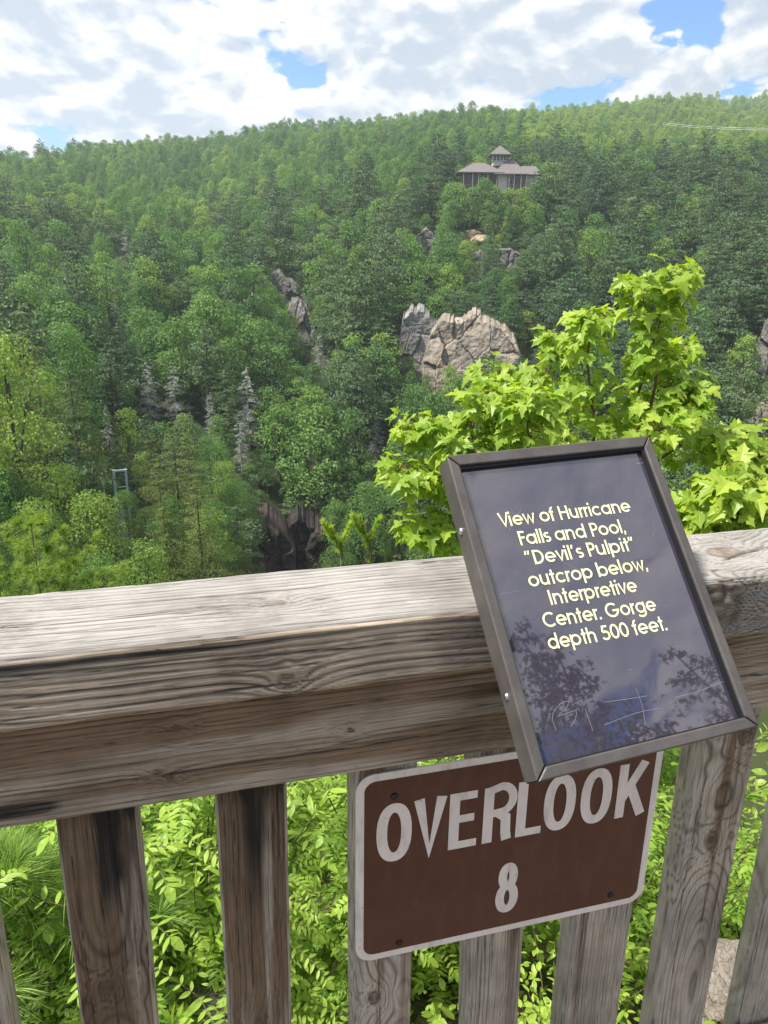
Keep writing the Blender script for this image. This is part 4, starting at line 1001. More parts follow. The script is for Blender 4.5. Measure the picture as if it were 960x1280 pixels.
# ------------------------------------------------------------------ hilltop building
def building():
    RB = 430.; Pb = at(622, 236, RB); k = RB/FPX*.95       # metres per picture pixel
    az = math.atan2(Pb[0], Pb[1])
    b = empty('visitor_center', tuple(Pb), -az+.12)
    tag(b, 'low wide building with brown hipped roofs and a small square tower on the far hilltop', 'building')
    roof = mat_plain('brown_roof_shingles', (.165, .145, .138), .85, var=.4, sc=3); wall = mat_plain('cream_wall', (.55, .50, .43), .8, var=.2, sc=2)
    tanw = mat_plain('shaded_tan_wall', (.17, .125, .095), .8, var=.2, sc=2); glass = mat_plain('dark_window_glass', (.02, .024, .03), .15, spec=.6, var=0); trim = mat_plain('pale_trim', (.38, .33, .28), .6, var=.1)  # tan wall darkened to carry the shade under the deep eaves
    wood = mat_plain('deck_timber', (.34, .26, .19), .8, var=.3, sc=3)
    X = lambda px: (px-622)*k
    Zz = lambda py: (236-py)*k
    def hip(name, x0, x1, y0, y1, z0, z1, rl, parent, ov=0., mat=roof):
        cy = (y0+y1)/2; th = .35
        v = [(x0, y0, z0), (x1, y0, z0), (x1, y1, z0), (x0, y1, z0), (x0+rl, cy, z1), (x1-rl, cy, z1), (x0, y0, z0-th), (x1, y0, z0-th), (x1, y1, z0-th), (x0, y1, z0-th)]
        f4 = np.array([[0, 1, 5, 4], [2, 3, 4, 5], [0, 6, 7, 1], [1, 7, 8, 2], [2, 8, 9, 3], [3, 9, 6, 0], [9, 8, 7, 6]]); f3 = np.array([[1, 2, 5], [3, 0, 4]])
        return link(name, mesh_np(name, np.array(v), [f3, f4], mat), parent)
    def bx(name, x0, x1, y0, y1, z0, z1, mat, parent): v, f = box(x0, x1, y0, y1, z0, z1); return link(name, mesh_np(name, v, f, mat), parent)
    # left wing, centre block, right wing (x), front towards the gorge at negative y
    zE = Zz(219.5); zL = Zz(218)
    bx('wall', X(580), X(625), 1.5, 13, -4, zL, tanw, b)
    bx('wall', X(622), X(655), 0, 16, -4, zE, tanw, b)
    bx('wall', X(655.2), X(672), 3, 14, -4, Zz(220), wall, b)
    bx('wall', X(622), X(633), -.25, -.02, -3.9, zE-.4, wall, b)
    hip('roof', X(572), X(628), -2.6, 15, zL, Zz(206), 9, b)
    hip('roof', X(616), X(657), -2.9, 18, zE, Zz(201.5), 7.2, b)
    hip('roof', X(645), X(676), 1, 15, Zz(219), Zz(208.5), 3, b)
    # cupola
    cx0, cx1 = X(616.5), X(632.5); cy0 = 5.6; cy1 = cy0+(cx1-cx0)
    cu = bx('cupola', cx0, cx1, cy0, cy1, Zz(209), Zz(196.5), wall, b)
    pyr = hip('roof', X(611.5), X(637.5), cy0-2.2, cy1+2.2, Zz(196.5), Zz(185.5), (X(637.5)-X(611.5))/2-.02, cu)
    bx('sill', cx0-.25, cx1+.25, cy0-.25, cy1+.25, Zz(204.6), Zz(203.6), trim, cu)
    w_ = (cx1-cx0)/4
    for q in range(4): bx('window', cx0+q*w_+.25, cx0+(q+1)*w_-.25, cy0-.06, cy0+.02, Zz(203), Zz(197.6), glass, cu)
    # windows and posts, veranda on the left
    for (a, c, mat_) in ((586, 589.5, glass), (592.5, 596.5, glass), (599, 602, glass), (604, 607, glass)):
        w = bx('window', X(a), X(c), 1.40, 1.52, Zz(231), Zz(220.5), mat_, b)
        bx('frame', X(a)-.15, X(c)+.15, 1.36, 1.39, Zz(231)-.2, Zz(231), trim, w)
    for a, c in ((636, 639), (642, 647.5), (650, 653)):
        w = bx('window', X(a), X(c), -.12, .02, Zz(230), Zz(222), glass, b)
        bx('frame', X(a)-.12, X(c)+.12, -.16, -.125, Zz(222), Zz(222)+.25, trim, w)
    for a in (580, 591, 598, 609, 620): bx('post', X(a)-.16, X(a)+.16, -2.3, -1.98, -3.5, zL-.3, trim, b)
    for a in (634.5, 640.5, 648.8, 655): bx('post', X(a)-.16, X(a)+.16, -2.6, -2.28, -3.5, zE-.3, trim, b)
    dk = bx('deck', X(578), X(656), -3.4, 1.2, -3.1, -2.7, wood, b)
    pr = [box(X(578), X(656), -3.4, -3.28, -1.75, -1.6)]+[box(X(578)+q*.62, X(578)+q*.62+.12, -3.4, -3.3, -2.7, -1.75) for q in range(56)]
    V, F, mi = join([(v, f, 0) for v, f in pr]); link('railing', mesh_np('railing', V, F, wood), dk)
    bx('base_wall', X(580), X(655), -2.6, 12, -9, -3.1, tanw, b)
    tw = [box(X(a), X(a)+.3, -3.3, -3.0, -9, -3.1) for a in (580, 595, 610, 625, 640, 654)]
    for v, f in tw: link('deck_support', mesh_np('deck_support', v, f, wood), dk)
    CLEAR.append((622, 212, 46, 19, 0, RB+1)); CLEAR.append((622, 200, 14, 15, 0, RB+1)); CLEAR.append((622, 215, 60, 22, RB-4, RB+24))
building()

# steel frame of the gorge footbridge and wires on the right hill
def gantry():
    r = canr(152, 640)-18; P = at(152, 614, r); k = r/FPX
    m = mat_plain('blue_grey_steel', (.42, .52, .56), .5, 0, var=.2)
    g = empty('bridge_tower', tuple(P), -math.atan2(P[0], P[1])); tag(g, 'slim blue grey steel portal frame among the trees on the left slope', 'tower frame')
    for s in (-7, 7):
        v, f = box(s*k-.22, s*k+.22, -.22, .22, -9*k-8, 27.5*k); link('leg', mesh_np('leg', v, f, m), g)
    v, f = box(-7*k+.16, 7*k-.16, -.14, .14, 25*k, 27.2*k); link('crossbeam', mesh_np('crossbeam', v, f, m), g)
    v, f = box(-7*k+.16, 7*k-.16, -.1, .1, 5*k, 5.8*k); link('crossbeam', mesh_np('crossbeam', v, f, m), g)
    CLEAR.append((153, 597, 13, 17, 0, r+6))
    P2 = at(129, 606, r+3); pl = mat_plain('pale_pole', (.72, .72, .70), .6, var=.2)
    v, f = box(-.11, .11, -.11, .11, -6, 17*k); o = link('pole', mesh_np('pole', v, f, pl), None, tuple(P2)); tag(o, 'thin pale pole left of the steel portal frame', 'pole'); bevel_obj(o, .03)
    CLEAR.append((129, 597, 5, 11, 0, r+3))
gantry()
def wires():
    m = mat_plain('pale_cable', (.6, .6, .6), .5, var=0)
    for q, (y0, y1) in enumerate(((153.5, 157.5), (155.5, 160))):
        A, B = at(828, y0, 900), at(1060, y1, 760)
        pts = [A+(B-A)*u-np.array([0, 0, 4*u*(1-u)*3]) for u in np.linspace(0, 1, 24)]
        V, F = tube(pts, .12, 5); c0 = pts[0]
        o = link('power_line', mesh_np('power_line', V-c0, F, m), None, tuple(c0))
        tag(o, ['upper pale power line strung across the bright right hill', 'lower pale power line strung across the bright right hill'][q], 'power line')
wires()

# ------------------------------------------------------------------ the forest
def in_clear(P, hgt, wid):
    """does a tree of this height and width standing at P hide bare rock or the building?"""
    q = proj(P+np.array([0, 0, hgt*.55]))[0]; r = math.hypot(P[0], P[1]); px = FPX/max(q[2], 1)
    for (x, y, rx, ry, n0, f0) in CLEAR:
        if n0 < r < f0+1.5 and abs(q[0]-x) < rx+.30*wid*px and abs(q[1]-y) < ry*.9+.46*hgt*px: return True
    return False
SPEC = []                              # hand-placed trees: kind, px of its top, distance, height, label
def sp(kind, px, py, r, H, label, cat): SPEC.append((kind, px, py, r, H, label, cat))
for (x, y, h, lab) in [(308, 455, 95, 'tall ghostly grey dead conifer near the middle of the slope'), (300, 525, 72, 'grey dead conifer standing just below the tallest dead one'),
                       (215, 452, 78, 'bleached dead conifer, right one of the close pair on the left slope'), (182, 450, 74, 'thin grey green dying conifer, left one of the close pair'),
                       (143, 368, 60, 'round topped grey dead pine on the upper left slope'), (155, 282, 52, 'leaning bare grey snag high on the left slope'),
                       (400, 415, 50, 'pale grey dead conifer under the narrow grey rock ledges'), (131, 505, 48, 'short grey dead conifer above the pale pole'),
                       (263, 490, 44, 'small bare grey snag between the taller dead conifers'), (470, 518, 40, 'slender bare snag left of the young maple'), (148, 622, 80, 'grey green thin pine below the steel portal frame')]:
    r = canr(x, y+h*.8)-14; sp('dead', x, y, r, h*r/FPX*1.06, lab, 'dead tree')
sp('nypine', 247, 604, 105, 15.5, 'yellow green pine with layered boughs rising behind the railing on the left', 'pine')
sp('nypine', 205, 628, 112, 13, 'smaller yellow green pine left of the layered pine behind the railing', 'pine')
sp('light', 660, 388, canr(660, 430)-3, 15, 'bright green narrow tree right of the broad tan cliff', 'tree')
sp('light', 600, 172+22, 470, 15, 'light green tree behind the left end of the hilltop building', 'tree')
for x_, y_, r_, h_, lb_ in ((575, 227, 414, 16, 'green tree at the left front corner of the hilltop building'), (590, 232, 408, 15, 'green tree below the left veranda of the hilltop building'), (620, 231, 410, 14, 'green tree below the middle of the hilltop building'),
                            (672, 226, 416, 15, 'green tree at the right front corner of the hilltop building'), (612, 250, 402, 10, 'small green tree on the bank above the orange clay'), (566, 248, 404, 14, 'bushy green tree left of the orange clay bank'), (668, 252, 404, 14, 'bushy tree right of the orange clay bank'), (640, 256, 402, 8, 'low bush above the right end of the orange clay')):
    sp('broad', x_, y_, r_, h_, lb_, 'tree')
sp('broad', 607, 221, 412, 15, 'dark green tree standing before the hilltop building', 'tree')
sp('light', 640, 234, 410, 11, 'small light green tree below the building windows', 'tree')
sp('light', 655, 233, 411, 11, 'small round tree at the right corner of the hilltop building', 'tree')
sp('pine', 688, 196, 424, 20, 'big dark pine covering the right end of the hilltop building', 'pine')
sp('nlight', 110, 610, 95, 13, 'pale green rounded tree low on the left near the railing', 'tree')
sp('nlight', 40, 622, 88, 13, 'light green rounded tree at the lower left edge', 'tree')
sp('nlight', 180, 675, 80, 10, 'low bright green tree just above the railing on the left', 'tree')
sp('nbroad', 120, 690, 72, 9, 'green leafy tree top showing above the railing far left', 'tree')

def region(x, y):
    if x < 330: h = 'left'
    elif x < 500: h = 'middle'
    else: h = 'right'
    v = 'lower' if y > 520 else ('central' if y > 380 else 'upper')
    return v, h
KINDN = {'broad': ('broadleaf_tree', 'green broadleaf tree', 'tree'), 'light': ('broadleaf_tree', 'light green broadleaf tree', 'tree'), 'pine': ('pine_tree', 'dark green pine', 'pine'),
         'ypine': ('pine_tree', 'yellow green pine', 'pine'), 'dead': ('dead_tree', 'grey dead conifer', 'dead tree')}
for k_ in ('broad', 'light', 'ypine'): KINDN['n'+k_] = KINDN[k_]
def place_tree(kind, var, P, s, rz, label, cat, group, parts, zs=1.):
    one, tr, cr = PRO[kind][var]; nm = KINDN[kind][0]
    if parts:
        e = empty(nm, tuple(P), rz); e.scale = (s, s, s*zs); tag(e, label, cat, group)
        link('trunk', tr, e); link('crown', cr, e); return e
    o = link(nm, one, None, tuple(P)); o.scale = (s, s, s*zs); o.rotation_euler = (rng.uniform(-.05, .05), rng.uniform(-.05, .05), rz); return tag(o, label, cat, group)
HT = {k: [float(np.max(np.array([v.co.z for v in m[0].vertices]))) for m in PRO[k]] for k in PRO}
placed = []
for i, (kind, px, py, r, H, lab, cat) in enumerate(SPEC):
    T = at(px, py, r); v = i % len(PRO[kind]); s = H/HT[kind][v]
    P = np.array([T[0], T[1], T[2]-H]); g = float(terrain(P[0], P[1]))
    placed.append((P[0], P[1], 3.0*s))
    CLEAR.append((px, py+.42*H*FPX/r, 11, .40*H*FPX/r, 0, r-.5))
    if P[2] > g: s *= (T[2]-g)/H; P[2] = g
    place_tree(kind, v, P, s, i*1.3, lab, cat, None, True)
# candidates on a jittered polar grid
SCL = 1.6
cand = []
r = 58.; row = 0
while r < 2700:
    S_ = float(np.interp(r, [58, 150, 400, 900, 2700], [7.3, 7.3, 8.2, 8.5, 16]))
    lim = .60 if r < 500 else .57
    na = int(2*lim*r/S_)
    for k in range(na):
        a = -lim+(k+.5+.5*(row % 2))*S_/r+rng.uniform(-.38, .38)*S_/r; rr = r+rng.uniform(-.38, .38)*S_
        cand.append((rr*math.sin(a), rr*math.cos(a), rr))
    r += S_*float(np.interp(r, [58, 400, 900, 2700], [.85, .95, 1.6, 3.])); row += 1
cand = np.array(cand); Zc = terrain(cand[:, 0], cand[:, 1]); Q = proj(np.c_[cand[:, :2], Zc+9])
# sight-line test against the terrain raised by low canopy: drop what cannot be seen from anywhere near the fence
keep = []
for (x, y, r), z, q in zip(cand, Zc, Q):
    if not (-150 < q[0] < 1110) or q[1] > 800: keep.append(False); continue
    keep.append(True)
keep = np.array(keep); cand, Zc, Q = cand[keep], Zc[keep], Q[keep]
vis = np.ones(len(cand), bool)
for u in np.linspace(.25, .97, 26):
    X, Y = cand[:, 0]*u, cand[:, 1]*u; zl = CZ+.6+(Zc+14*1.8-CZ-.6)*u
    ok = (np.hypot(X, Y) > 12); vis &= ~(ok & (terrain(X, Y)+3 > zl))
cand, Zc, Q = cand[vis], Zc[vis], Q[vis]
pn = fbm(cand[:, 0]/45, cand[:, 1]/45, 0, 90, 3); pn2 = rng.random(len(cand)); pn3 = fbm(cand[:, 0]/90, cand[:, 1]/90, 0, 95, 2)
recs = []
for i in range(len(cand)):
    x, y, r = cand[i]; px, py, _ = Q[i]
    if any((x-a)**2+(y-b)**2 < c*c for a, b, c in placed): continue
    pine = .42+.9*pn[i]
    if px > 640 and 200 < py < 480: pine += .45            # dark pines on the right flank
    if px < 520 and py > 330: pine -= .22
    if r > 480: pine -= .7*min(1, (r-480)/160)
    if py > 560 and px < 250: pine += .05
    if pn2[i] < pine: kind = 'pine'
    else: kind = 'broad'
    sunlit_hill = px > 640 and r > 620  # sunlit hill: its sunshine is put into the leaf colour, mostly paler trees
    if kind == 'broad' and (rng.random() < (.92 if sunlit_hill else .14+.5*max(0, pn3[i]))): kind = 'light'
    if kind == 'pine' and r < 140 and rng.random() < .6: kind = 'ypine'
    if kind == 'pine' and sunlit_hill and rng.random() < .8: kind = 'light'
    if rng.random() < .004 and 200 < r < 420: kind = 'dead'
    if r < 190 and kind == 'pine': kind = 'ypine' if rng.random() < .5 else 'pine'
    if r < 190 and 'n'+kind in PRO: kind = 'n'+kind
    v = int(rng.integers(len(PRO[kind]))); s = rng.uniform(.52, 1.38)*SCL*float(np.interp(r, [450, 700, 2700], [1., .8, 1.0]))
    if kind in ('pine', 'dead') and rng.random() < .3: s *= 1.15
    P = np.array([x, y, Zc[i]-.4])
    hgt = HT[kind][v]*s
    if in_clear(P, hgt, 7*s):
        for f_ in (.62, .4, .26):
            if not in_clear(P, hgt*f_, 7*s*f_): s *= f_; break
        else: continue
    recs.append((kind, v, P, s, r, px, py))
print('trees', len(recs))
recs.sort(key=lambda t: t[4]/(t[3]))
cnt = {}; stuff = []
inview = lambda px, py: -30 < px < 990 and py < 760
for (kind, v, P, s, r, px, py) in recs:
    fam = 'pine' if kind in ('pine', 'ypine', 'nypine') else ('dead' if kind == 'dead' else 'broad')
    if inview(px, py) and cnt.get(fam, 0) < 285 and not (py > 700 and px > 260):
        cnt[fam] = cnt.get(fam, 0)+1
        vv, hh = region(px, py)
        lab = f'{KINDN[kind][1]} in the close forest on the {vv} {hh} slope of the gorge'
        place_tree(kind, v, P, s, rng.uniform(0, 6.28), lab, KINDN[kind][2], f'{KINDN[kind][1]}s on the {vv} {hh} slope', r < 150, rng.uniform(.78, 1.28))
    else: stuff.append((kind, v, P, s))
print('individuals', cnt, 'stuff', len(stuff))
# the rest of the forest: one object, instanced
pc = bpy.data.collections.new('forest_sources'); names = []
for k in PRO:
    for v in range(len(PRO[k])):
        o = bpy.data.objects.new(f'{len(names):02d}_forest_source', PRO[k][v][0]); pc.objects.link(o); names.append((k, v))
pts = np.array([p for _, _, p, _ in stuff], np.float32)
me = bpy.data.meshes.new('forest'); me.vertices.add(len(pts)); me.vertices.foreach_set('co', pts.ravel())
sv = np.array([s for *_, s in stuff], np.float32)[:, None]*np.stack([rng.uniform(.85, 1.15, len(stuff)), rng.uniform(.85, 1.15, len(stuff)), rng.uniform(.78, 1.28, len(stuff))], -1)
a = me.attributes.new('scl', 'FLOAT_VECTOR', 'POINT'); a.data.foreach_set('vector', sv.astype(np.float32).ravel())
for nm, typ, val in (('rz', 'FLOAT', rng.uniform(0, 6.28, len(stuff))), ('idx', 'INT', [names.index((k, v)) for k, v, *_ in stuff])):
    a = me.attributes.new(nm, typ, 'POINT'); a.data.foreach_set('value', np.asarray(val, np.float32 if typ == 'FLOAT' else np.int32))
fo = link('forest', me); tag(fo, 'dense mixed forest covering the far slopes and hills up to the skyline', 'forest', kind='stuff')
ng = bpy.data.node_groups.new('forest_scatter', 'GeometryNodeTree')
ng.interface.new_socket('Geometry', in_out='INPUT', socket_type='NodeSocketGeometry'); ng.interface.new_socket('Geometry', in_out='OUTPUT', socket_type='NodeSocketGeometry')
N = ng.nodes; gi, go = N.new('NodeGroupInput'), N.new('NodeGroupOutput')
ci = N.new('GeometryNodeCollectionInfo'); ci.inputs[0].default_value = pc; ci.inputs['Separate Children'].default_value = True; ci.inputs['Reset Children'].default_value = True
ip = N.new('GeometryNodeInstanceOnPoints'); ip.inputs['Pick Instance'].default_value = True
def na_(nm, t):
    x = N.new('GeometryNodeInputNamedAttribute'); x.data_type = t; x.inputs[0].default_value = nm; return x.outputs[0]
cx = N.new('ShaderNodeCombineXYZ'); ng.links.new(na_('rz', 'FLOAT'), cx.inputs[2])
ng.links.new(gi.outputs[0], ip.inputs['Points']); ng.links.new(ci.outputs[0], ip.inputs['Instance']); ng.links.new(na_('idx', 'INT'), ip.inputs['Instance Index'])
ng.links.new(cx.outputs[0], ip.inputs['Rotation']); ng.links.new(na_('scl', 'FLOAT_VECTOR'), ip.inputs['Scale']); ng.links.new(ip.outputs[0], go.inputs[0])
md = fo.modifiers.new('scatter', 'NODES'); md.node_group = ng

# ------------------------------------------------------------------ plants by the fence
def P3(x, y, q):                       # on the sight line, q metres beyond the fence plane
    d = ray(x, y); return CAMP+d*((DIST+q)/(d@nF))
M_MAPLE = mat_leaf('maple_leaf', (.24, .38, .04), (.50, .60, .085), .5, attr='tone', rough=.42, spec=.4, tcol=(1.35, 1.3, .5), veins=True)
M_FERN = mat_leaf('bright_leaflets', (.20, .36, .040), (.38, .52, .085), .45, attr='tone', rough=.45, spec=.4, tcol=(1.3, 1.3, .5))
M_OVAL = mat_leaf('oval_leaf', (.20, .35, .036), (.40, .52, .075), .42, attr='tone', rough=.38, spec=.45, tcol=(1.3, 1.3, .5), veins=True)
M_NEED = mat_leaf('blue_green_needles', (.15, .28, .07), (.30, .42, .11), .3, attr='tone', rough=.5, spec=.3)
M_NEEDY = mat_leaf('yellow_green_needles', (.17, .28, .05), (.31, .40, .08), .35, attr='tone', rough=.5, spec=.3)
M_STEM = mat_bark('reddish_twig', (.20, .12, .07), (.10, .07, .045), 30)
M_GSTEM = mat_bark('green_brown_stem', (.20, .19, .09), (.12, .10, .06), 30)

MAPLE_O = np.array([(0, 0), (.10, .02), (.30, -.10), (.33, .02), (.52, .05), (.40, .17), (.50, .26), (.62, .33), (.74, .50), (.56, .50), (.50, .58), (.36, .52), (.24, .50), (.27, .66), (.34, .74), (.20, .80), (.12, .92), (0, 1.12)])
MAPLE = np.vstack([MAPLE_O, MAPLE_O[-2:0:-1]*np.array([-1, 1])])
OVAL = np.array([(0, 0), (.16, .14), (.27, .38), (.25, .62), (.14, .85), (0, 1.)]); OVAL = np.vstack([OVAL, OVAL[-2:0:-1]*np.array([-1, 1])])
SLIM = np.array([(0, 0), (.13, .2), (.17, .5), (.12, .8), (0, 1.)]); SLIM = np.vstack([SLIM, SLIM[-2:0:-1]*np.array([-1, 1])])
class Leaves:
    def __init__(s): s.V, s.F, s.T, s.U, s.n = [], [], [], [], 0
    def add(s, base, along, normal, size, shape, tone, fold=.15, droop=.2, cx=.42):
        """one leaf: base point, direction to its tip, facing"""
        a = np.asarray(along, float); a = a/np.linalg.norm(a); n_ = np.asarray(normal, float); n_ = n_-a*(a@n_)
        n_ /= np.linalg.norm(n_)+1e-9; b = np.cross(a, n_)
        o = np.vstack([shape, [[0, cx]]]); u, v = o[:, 0], o[:, 1]
        z = fold*np.abs(u)*1.0-droop*v*v+.03*np.sin(v*9+tone*40)*np.abs(u)*3
        P = base+size*(b*u[:, None]+a*v[:, None]+n_*z[:, None])
        k = len(shape); i = np.arange(k)
        s.V.append(P); s.F.append(np.stack([i, (i+1) % k, np.full(k, k)], -1)+s.n); s.T.append(np.full(k+1, tone)); s.U.append(o); s.n += k+1
    def mesh(s, name, mat): return mesh_np(name, np.concatenate(s.V), np.concatenate(s.F), mat, attrs={'tone': np.concatenate(s.T)}, uv=np.concatenate(s.U))
def vec(r, k=1.): return r.normal(size=3)*k

def maple(label, loc, branches, trunk, seed, size=.085, per=1., spread=.10):
    r = np.random.default_rng(seed); lv = Leaves(); st = []
    base = np.array(loc); e = empty('maple_sapling', tuple(base))
    st.append(tube(spline(trunk, 14)-base, np.linspace(.016, .008, 14), 7))
    for br in branches:
        p = spline(br, 24); L = np.linalg.norm(np.diff(p, axis=0), axis=1).sum()
        st.append(tube(p-base, np.linspace(.007, .0016, 24), 5))
        n = int(L*58*per)
        for k in range(n):
            u = r.uniform(.16, 1)**.8; i = min(int(u*23), 22); f = u*23-i; q = p[i]*(1-f)+p[i+1]*f; T = p[i+1]-p[i]; T /= np.linalg.norm(T)
            off = unit(r, 1)[0]; off -= T*(off@T)*.8; off[2] = off[2]*.7+.1
            sp_r = spread*(1.25-.75*u)*r.uniform(.25, 1)
            tip = q+off*sp_r+T*.03
            if sp_r > .05: st.append(tube(spline([q-base, (q+tip)/2-base+np.array([0, 0, .012]), tip-base], 5), [.0014, .0012, .001, .001, .0008], 3))
            for m_ in range(int(r.integers(1, 4))):
                out = off*.8+vec(r, .55); out[2] = out[2]*.5-.35
                pet = tip+out/np.linalg.norm(out)*r.uniform(.015, .045)+np.array([0, 0, .012])
                st.append(tube([tip-base, pet-base], [.0008, .0006], 3))
                nn = np.array([0, 0, 1.])+off*.55+np.array([-.0, -.45, 0])+vec(r, .38)
                lv.add(pet-base, out, nn, size*r.uniform(.5, 1.15), MAPLE, float(np.clip(r.normal(.5, .36), 0, 1)), r.uniform(.0, .45), r.uniform(.1, .75))
        for m_ in range(6):
            out = (p[-1]-p[-2])/np.linalg.norm(p[-1]-p[-2])+vec(r, .6)
            lv.add(p[-1]-base, out, np.array([0, -.5, 1.])+vec(r, .4), size*r.uniform(.35, .7), MAPLE, float(r.uniform(.5, 1)), .25, .3)
    V, F, mi = join([(v, f, 0) for v, f in st])
    link('stem', mesh_np('stem', V, F, M_STEM, smooth=True), e); link('foliage', lv.mesh('foliage', M_MAPLE), e)
    return tag(e, label, 'maple')
def gz(P, dz=0): return np.array([P[0], P[1], float(terrain(P[0], P[1]))+dz])
q0 = 1.55
b0 = gz(P3(720, 900, q0), -.05); j1, j2 = P3(722, 760, q0), P3(735, 650, q0)
B = lambda *p: [P3(*k) for k in p]
maple('bright yellow green young maple rising behind the dark tilted panel', b0,
      [B((738, 660, 1.55), (775, 560, 1.55), (808, 460, 1.5), (828, 395, 1.45), (848, 350, 1.4)), B((738, 650, 1.55), (742, 540, 1.5), (735, 450, 1.5), (742, 402, 1.5)),
       B((728, 680, 1.55), (670, 590, 1.5), (632, 520, 1.4), (618, 474, 1.4)), B((724, 690, 1.55), (625, 610, 1.4), (560, 555, 1.4), (520, 534, 1.35)),
       B((722, 700, 1.55), (610, 650, 1.4), (545, 610, 1.3), (508, 594, 1.3)), B((742, 640, 1.55), (830, 570, 1.5), (880, 545, 1.5), (900, 560, 1.5)),
       B((738, 640, 1.6), (700, 540, 1.7), (685, 470, 1.7), (700, 430, 1.7)), B((748, 600, 1.6), (800, 520, 1.7), (835, 460, 1.7), (850, 440, 1.7)),
       B((722, 710, 1.55), (620, 690, 1.3), (560, 670, 1.3), (528, 660, 1.3)), B((735, 660, 1.5), (690, 600, 1.3), (660, 540, 1.2), (668, 500, 1.2)),
       B((745, 620, 1.5), (790, 560, 1.3), (850, 520, 1.3), (868, 480, 1.35)), B((735, 640, 1.5), (600, 600, 1.2), (590, 540, 1.3), (602, 505, 1.3)),
       B((760, 600, 1.5), (815, 500, 1.4), (815, 420, 1.4), (800, 360, 1.4))],
      [b0, j1, j2], 5, size=.043, per=2.25, spread=.072)
b1 = gz(P3(1010, 900, 1.4), -.05)
maple('lower young maple with deeper green leaves above the right end of the railing', b1,
      [B((1000, 720, 1.4), (960, 640, 1.2), (905, 622, 1.1), (872, 632, 1.1)), B((1000, 700, 1.4), (960, 600, 1.3), (930, 575, 1.3), (905, 552, 1.3)),
       B((1000, 720, 1.4), (940, 670, 1.1), (900, 660, 1.1), (868, 655, 1.1)), B((1000, 690, 1.4), (1000, 600, 1.4), (985, 560, 1.4), (950, 566, 1.4)), B((1000, 700, 1.4), (1040, 620, 1.4), (1060, 570, 1.4)),
       B((1000, 720, 1.4), (960, 690, 1.1), (930, 640, 1.0), (925, 610, 1.0))],
      [b1, P3(1005, 780, 1.4), P3(1000, 690, 1.4)], 6, size=.055, per=1.9, spread=.080)

# three kinds of undergrowth, each built in a few shapes and copied
def curve_stem(r, H, lean): 
    a = r.uniform(0, 6.28); d = np.array([math.cos(a), math.sin(a), 0])
    return spline([(0, 0, 0), d*lean*.25*H+np.array([0, 0, .55*H]), d*lean*H*.75+np.array([0, 0, H])], 9)
def shrub_pinnate(seed):
    r = np.random.default_rng(seed); lv = Leaves(); st = []
    for k in range(15):
        p = curve_stem(r, r.uniform(.45, 1.05), r.uniform(.2, .8)); st.append(tube(p, np.linspace(.0045, .0015, 9), 4))
        for q in range(14):
            u = r.uniform(.2, 1); i = min(int(u*8), 7); c = p[i]+(p[i+1]-p[i])*(u*8-i)
            a = r.uniform(0, 6.28); d = np.array([math.cos(a), math.sin(a), r.uniform(.05, .5)]); L = r.uniform(.12, .21)
            rp = spline([c, c+d*L*.6, c+d*L+np.array([0, 0, -.3*L])], 10); st.append(tube(rp, np.linspace(.0011, .0006, 10), 3))
            tone = float(np.clip(r.normal(.5, .25), 0, 1))
            for j in range(1, 10):
                T = rp[j]-rp[j-1]; T /= np.linalg.norm(T); sd_ = np.cross(T, (0, 0, 1.)); sd_ /= np.linalg.norm(sd_)+1e-9
                for sg in (-1, 1): lv.add(rp[j], sd_*sg+T*.45+vec(r, .12), np.array([0, 0, 1.])+vec(r, .22), r.uniform(.022, .036), OVAL*np.array([.66, 1]), tone+r.normal()*.06, .1, .12)
            lv.add(rp[-1], T, np.array([0, 0, 1.]), .04, OVAL, tone, .1, .1)
    return lv, st, M_FERN
def shrub_oval(seed):
    r = np.random.default_rng(seed); lv = Leaves(); st = []
    for k in range(13):
        p = curve_stem(r, r.uniform(.45, .9), r.uniform(.2, .8)); st.append(tube(p, np.linspace(.0045, .0014, 9), 4))
        for q in range(34):
            u = r.uniform(.15, 1); i = min(int(u*8), 7); c = p[i]+(p[i+1]-p[i])*(u*8-i)
            a = q*2.4+r.uniform(-.4, .4); d = np.array([math.cos(a), math.sin(a), r.uniform(-.1, .5)]); c = c+d*r.uniform(.0, .09)
            lv.add(c, d+vec(r, .2), np.array([0, 0, 1.])+d*.1+vec(r, .3), r.uniform(.026, .056), OVAL if r.random() < .75 else SLIM*np.array([1.3, 1]), float(np.clip(r.normal(.5, .28), 0, 1)), .2, .2)
    return lv, st, M_OVAL
def shrub_slim(seed):
    r = np.random.default_rng(seed); lv = Leaves(); st = []
    for k in range(12):
        p = curve_stem(r, r.uniform(.5, 1.0), r.uniform(.3, 1.)); st.append(tube(p, np.linspace(.004, .0012, 9), 4))
        for q in range(46):
            u = r.uniform(.2, 1); i = min(int(u*8), 7); c = p[i]+(p[i+1]-p[i])*(u*8-i); T = p[i+1]-p[i]; T /= np.linalg.norm(T)
            a = q*2.4; d = np.array([math.cos(a), math.sin(a), .3])+T*.8
            lv.add(c, d+vec(r, .2), np.array([0, 0, 1.])+vec(r, .35), r.uniform(.03, .06), SLIM*np.array([.8, 1]), float(np.clip(r.normal(.55, .25), 0, 1)), .12, .25)
    return lv, st, M_FERN
